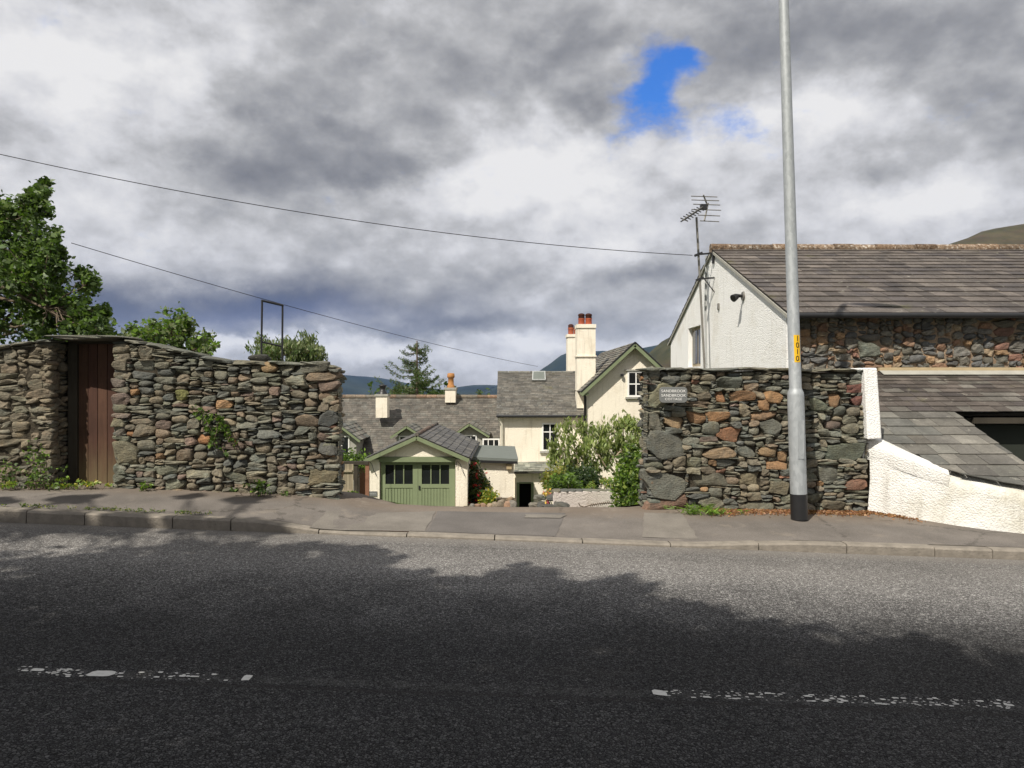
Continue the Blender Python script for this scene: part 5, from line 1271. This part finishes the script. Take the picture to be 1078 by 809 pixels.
# ivy creeper on the left wall
iv = thing('ivy_creeper', at(232, 470, 8.8), 'small green creeper growing out of the middle of the left stone wall', 'ivy'); rr = random.Random(3); b = MB(); L = Leaves(77)
for (a_, e_) in (((205, 432), (232, 442)), ((232, 442), (240, 460)), ((215, 440), (226, 462)), ((226, 462), (238, 480)), ((232, 442), (222, 470)), ((240, 460), (250, 470))):
    p, q = at(*a_, 8.80), at(*e_, 8.80); b.tube(wob(p, q, 4, .02, rr), .005, 4, caps=False)
    for t in np.linspace(0, 1, 7): L.clump(p.lerp(q, t), (.05, .02, .05), 7 if a_[1] < 450 else 3, .055, G_BRIGHT[:3] + G_MID + ([(.2, .1, .05)] if a_[1] > 450 else []), aspect=.7)
b.build('stems', 'bark', iv); L.build('foliage', iv)
# fallen leaf litter along the right wall
L = Leaves(88); pts = []
for _ in range(5200):
    px_ = random.choice([random.gauss(800, 26), random.gauss(905, 26), random.gauss(860, 40), random.uniform(735, 950), random.gauss(762, 10)]); x_ = X(px_, 9.05); yb = interp(x_, [(RL.x, 8.9), (RR.x, 9.28)]) if px_ < 915 else white_y(x_)
    y_ = yb - abs(random.gauss(.0, .12)) - .0
    if px_ > 958 or px_ < 735: continue
    pts.append((x_, y_, zpave(x_, y_) + random.uniform(.002, .02)))
L.put(np.array(pts), .03, [(.22, .10, .05), (.30, .15, .07), (.15, .07, .035), (.36, .22, .12)], flat=.9, aspect=.55)
tag(L.build('leaf_litter', mt='leaf'), 'reddish brown fallen leaves swept along the foot of the cobbled wall', 'leaf litter', kind='stuff')
# ---------------------------------------------------------------- rocks, garden wall, fence
ROCK = 'round stones edging the bed beside the garage'
for i, (px_, py_, r_) in enumerate([(497, 533.5, .09), (503, 533.5, .09), (509, 533, .10), (515.5, 533, .09), (521.5, 532.5, .11), (527, 531, .13), (534, 532, .12), (540, 531, .11), (525, 526, .10), (537, 526.5, .10)]):
    rr = random.Random(300 + i); b = MB(); p = at(px_, py_, 19.6 if i < 8 else 20.2)
    add_stone(b, p, r_, r_ * .8, r_ * .95, (1, 0, 0), (0, 1, 0), rr.choice([(.42, .30, .2), (.30, .24, .18), (.22, .2, .18), (.36, .22, .15)]), 2.4, rr)
    o = tag(b.build('edging_stone', 'stone'), 'rounded stone edging the flower bed by the annexe, '+['nearest the garage','second from the garage','third from the garage','fourth from the garage','fifth from the garage','fourth from the dark doorway','third from the dark doorway','nearest the dark doorway','raised left one','raised right one'][i], 'stone', ROCK)
b = MB(); b.box((X(488, 19.9), 19.7, -3), (X(543, 19.9), 21.4, Z(534, 19.8))); tag(b.build('flower_bed', 'soil'), kind='structure')
gw = thing('garden_wall', at(615, 530, 15.5), 'low pink white garden wall with dark slate coping across the gap', 'wall')
q0, q1 = at(584, 518, 14.6), at(652, 517, 15.6)
b = MB(); n0 = Vector((0, .3, 0)); zb_ = -1.6
b.prism([at(583, 545, 14.6), at(655, 545, 15.6), at(655, 518, 15.6), at(583, 518.5, 14.6)], n0); b.build('rendered_wall', 'pinkwhite_render', gw)
b = MB(); rr = random.Random(6)
for i in range(9):
    px_ = 582 + i * 8.2; add_stone(b, at(px_ + 3, 517, 14.80 + i * .118), .095, .15, .028, (1, .12, 0), (0, 1, 0), rr.choice(GREYS), 7, rr, .04, tilt=.02)
b.build('coping', 'stone', gw)
b = MB(); pts = [at(609, 530, 14.5), at(611, 533, 14.5), at(615, 534, 14.5), at(622, 532, 14.6), at(632, 530.5, 14.7), at(641, 529.5, 14.9), at(645, 531, 14.9)]; b.tube(pts, .012, 6)
for k in range(10): p = pts[3].lerp(pts[5], k / 9); b.bar(p - Vector((.012, .01, .03)), p + Vector((.012, -.01, .03)), .014, .01)
tag(b.build('climbing_stem', 'bark'), 'bare dark stem trained along the face of the pink white wall', 'plant').name = 'trained_vine'
for i, (px_, py_, r_, c_, d_) in enumerate([(572, 531, .14, (.07, .07, .07), 15.6), (583, 524, .16, (.08, .08, .08), 15.2), (590, 533, .17, (.09, .09, .085), 14.5), (568, 524, .13, (.15, .15, .13), 16.2), (563, 532, .13, (.2, .18, .15), 16), (580, 535, .16, (.06, .06, .06), 14.8)]):
    rr = random.Random(400 + i); b = MB(); add_stone(b, at(px_, py_, d_), r_, r_ * .9, r_ * .45, (1, 0, 0), (0, 1, 0), c_, 4, rr)
    tag(b.build('rockery_stone', 'stone'), ['dark flat rockery stone below the pot plant', 'dark flat rockery stone at the left end of the garden wall', 'dark slab at the foot of the garden wall left end', 'pale grey rockery stone nearest the porch wall', 'palest rockery stone right of the dark doorway', 'near black rockery slab at the pavement edge'][i], 'stone', 'stacked rockery stones')
fn = thing('fence_panel', at(366, 520, 17), 'weathered wooden fence panel right beside the end of the long stone wall', 'fence')
b = MB(); rr = random.Random(9)
for k in range(6):
    x0 = X(358.5, 17) + k * .05; kk = rr.uniform(.8, 1.15); b.box((x0, 17, -1.8), (x0 + .045, 17.03, Z(489, 17)), (kk, kk, kk))
b.build('boards', 'wood_grey', fn)
for ya_ in (497, 518):
    b = MB(); b.box((X(358, 17), 16.96, Z(ya_, 17)), (X(371, 17), 16.998, Z(ya_ - 2, 17))); b.build('rail', 'wood_grey', fn)
tr_ = thing('trellis', at(379, 510, 18), 'dark wooden trellis arch between the fence panel and the garage', 'trellis')
for px_ in (372.5, 384.5):
    b = MB(); b.box((X(px_, 18), 18, -2), (X(px_, 18) + .09, 18.08, Z(487, 18))); b.build('post', 'brick_red' if px_ > 380 else 'wood_dark', tr_)
b = MB(); b.box((X(360, 18), 17.98, Z(489.5, 18)), (X(388, 18), 18.1, Z(486, 18))); b.build('top_rail', 'wood_dark', tr_)
# ---------------------------------------------------------------- fells
def fell(name, prof, d, depth, m, rough, seed, n=90, yb=-165, rise=1.1):
    x0, x1 = prof[0][0], prof[-1][0]; vs_ = []; M = 26
    for j in range(M + 1):
        v_ = j / M; y = d - depth + v_ * 2 * depth; prof_f = math.sin(v_ * math.pi) ** rise if v_ <= .5 else math.cos((v_ - .5) * math.pi * .8)
        for i in range(n + 1):
            px_ = x0 + (x1 - x0) * i / n; x = X(px_, d); h = Z(interp(px_, prof), d) - yb
            nz = noise.fractal(Vector((x / d * 9, y / d * 9, seed)), 1.0, 2.1, 6) * rough * h
            vs_.append((x, y, yb + h * prof_f + nz * (prof_f * (1 - prof_f * .8))))
    b = MB(); b.add(vs_, [(j * (n + 1) + i, j * (n + 1) + i + 1, (j + 1) * (n + 1) + i + 1, (j + 1) * (n + 1) + i) for j in range(M) for i in range(n)], (1, 1, 1), True)
    o = b.build(name, m); o['kind'] = 'structure'
fell('distant_fells', [(-500, 395), (-200, 380), (100, 398), (250, 404), (330, 399), (357, 395), (375, 395.5), (400, 401), (430, 409), (455, 413), (475, 409), (500, 405.5), (530, 406), (560, 412), (640, 420), (800, 425)], 4500, 3300, 'fell_forest', .12, 1, rise=.6)
fell('hill', [(480, 425), (540, 402), (568, 390), (580, 382), (590, 374), (602, 369), (618, 370), (640, 371), (660, 371), (690, 366), (760, 350), (900, 330)], 3000, 1400, 'fell_forest', .25, 2)
fell('fell', [(600, 430), (650, 395), (685, 372), (700, 360), (706, 354), (760, 335), (850, 305), (940, 281), (985, 265), (1005, 257), (1030, 248), (1060, 240), (1085, 236), (1200, 222), (1500, 215), (1900, 250)], 1300, 500, 'fell_grass', .16, 3)
# air between here and the fells
b = MB(); b.box((-7500, -900, -195), (7500, 6500, 430)); hz = b.build('haze', 'dark_void'); hz['kind'] = 'stuff'
hm = bpy.data.materials.new('haze'); hm.use_nodes = True; t = NT(hm.node_tree); t.n.clear(); o_ = t.node('ShaderNodeOutputMaterial'); pv = t.node('ShaderNodeVolumePrincipled')
pv.inputs['Color'].default_value = (.32, .52, 1, 1); pv.inputs['Density'].default_value = .00004; t.link(pv.outputs[0], o_.inputs['Volume']); hz.data.materials.clear(); hz.data.materials.append(hm)
# ---------------------------------------------------------------- roadside trees behind the viewer, whose shade lies over the road
edge = [(-260, 585), (-100, 585), (60, 583), (140, 575), (200, 566), (260, 570), (330, 569), (380, 573), (408, 582), (414, 600), (440, 605), (490, 604), (525, 603), (550, 595), (570, 600), (585, 610), (640, 608), (668, 614), (640, 628), (690, 640), (740, 640), (790, 655), (820, 665), (850, 680), (900, 680), (960, 672), (990, 685), (1030, 710), (1078, 725), (1150, 765), (1230, 830)]
ge = sorted(gp(*e) for e in edge)
def in_shade(x, y): return y < interp(x, ge)
kx, ky = LD.x / -LD.z, LD.y / -LD.z
rr = random.Random(99); shade = []
def cast(x, y, h, r): shade.append((Vector((x - kx * h, y - ky * h, h)), r))
y = .2
while y < 8.2:
    x = -11.0
    while x < 4.6:
        xx, yy = x + rr.uniform(-.17, .17), y + rr.uniform(-.17, .17); m_ = interp(xx, ge) - yy
        if m_ > .22: cast(xx, yy, rr.uniform(6.2, 9.8), rr.uniform(.26, .4) if m_ > .5 else .22)
        if m_ > .8 and rr.random() < .45: cast(xx + .15, yy + .1, rr.uniform(6.2, 9.8), .4)
        x += .33
    y += .33
for (px_, py_) in edge[2:-1]:
    x, yy = gp(px_, py_ + 4); cast(x, yy - .10, rr.uniform(6.4, 7.6), .15)
for (x0, y0, x1, y1, n) in ((-30, 549, 300, 560, 26), (90, 522, 340, 520, 9), (-20, 524, 60, 524, 4), (-60, 566, 30, 566, 3)):
    for k in range(n):
        t_ = rr.random(); x, yy = gp(x0 + (x1 - x0) * t_, y0 + (y1 - y0) * t_ + rr.uniform(-2, 2), zr if y0 > 540 else lambda x: .36 - .02 * (x + 6)); cast(x, yy, rr.uniform(6.8, 8.5), .14 if y0 > 540 else .09)
stems = [(-9.0, -3.4), (-5.2, -2.6), (-1.6, -2.2)]
names = ['leafy roadside tree behind the viewer, farthest left', 'leafy roadside tree behind the viewer, in the middle', 'leafy roadside tree behind the viewer, farthest right']
for k, (sx_, sy_) in enumerate(stems):
    mine = [(c, r) for c, r in shade if min(range(3), key=lambda q: (c.x - stems[q][0]) ** 2 + (c.y - stems[q][1]) ** 2) == k]
    if mine: tree('roadside_tree', (sx_, sy_, .1), (sx_ + .2, sy_ + .5, 8.4), .2, mine, .17, G_MID, 80, names[k], seed=70 + k, nl=14, fork=.5, aspect=.7)
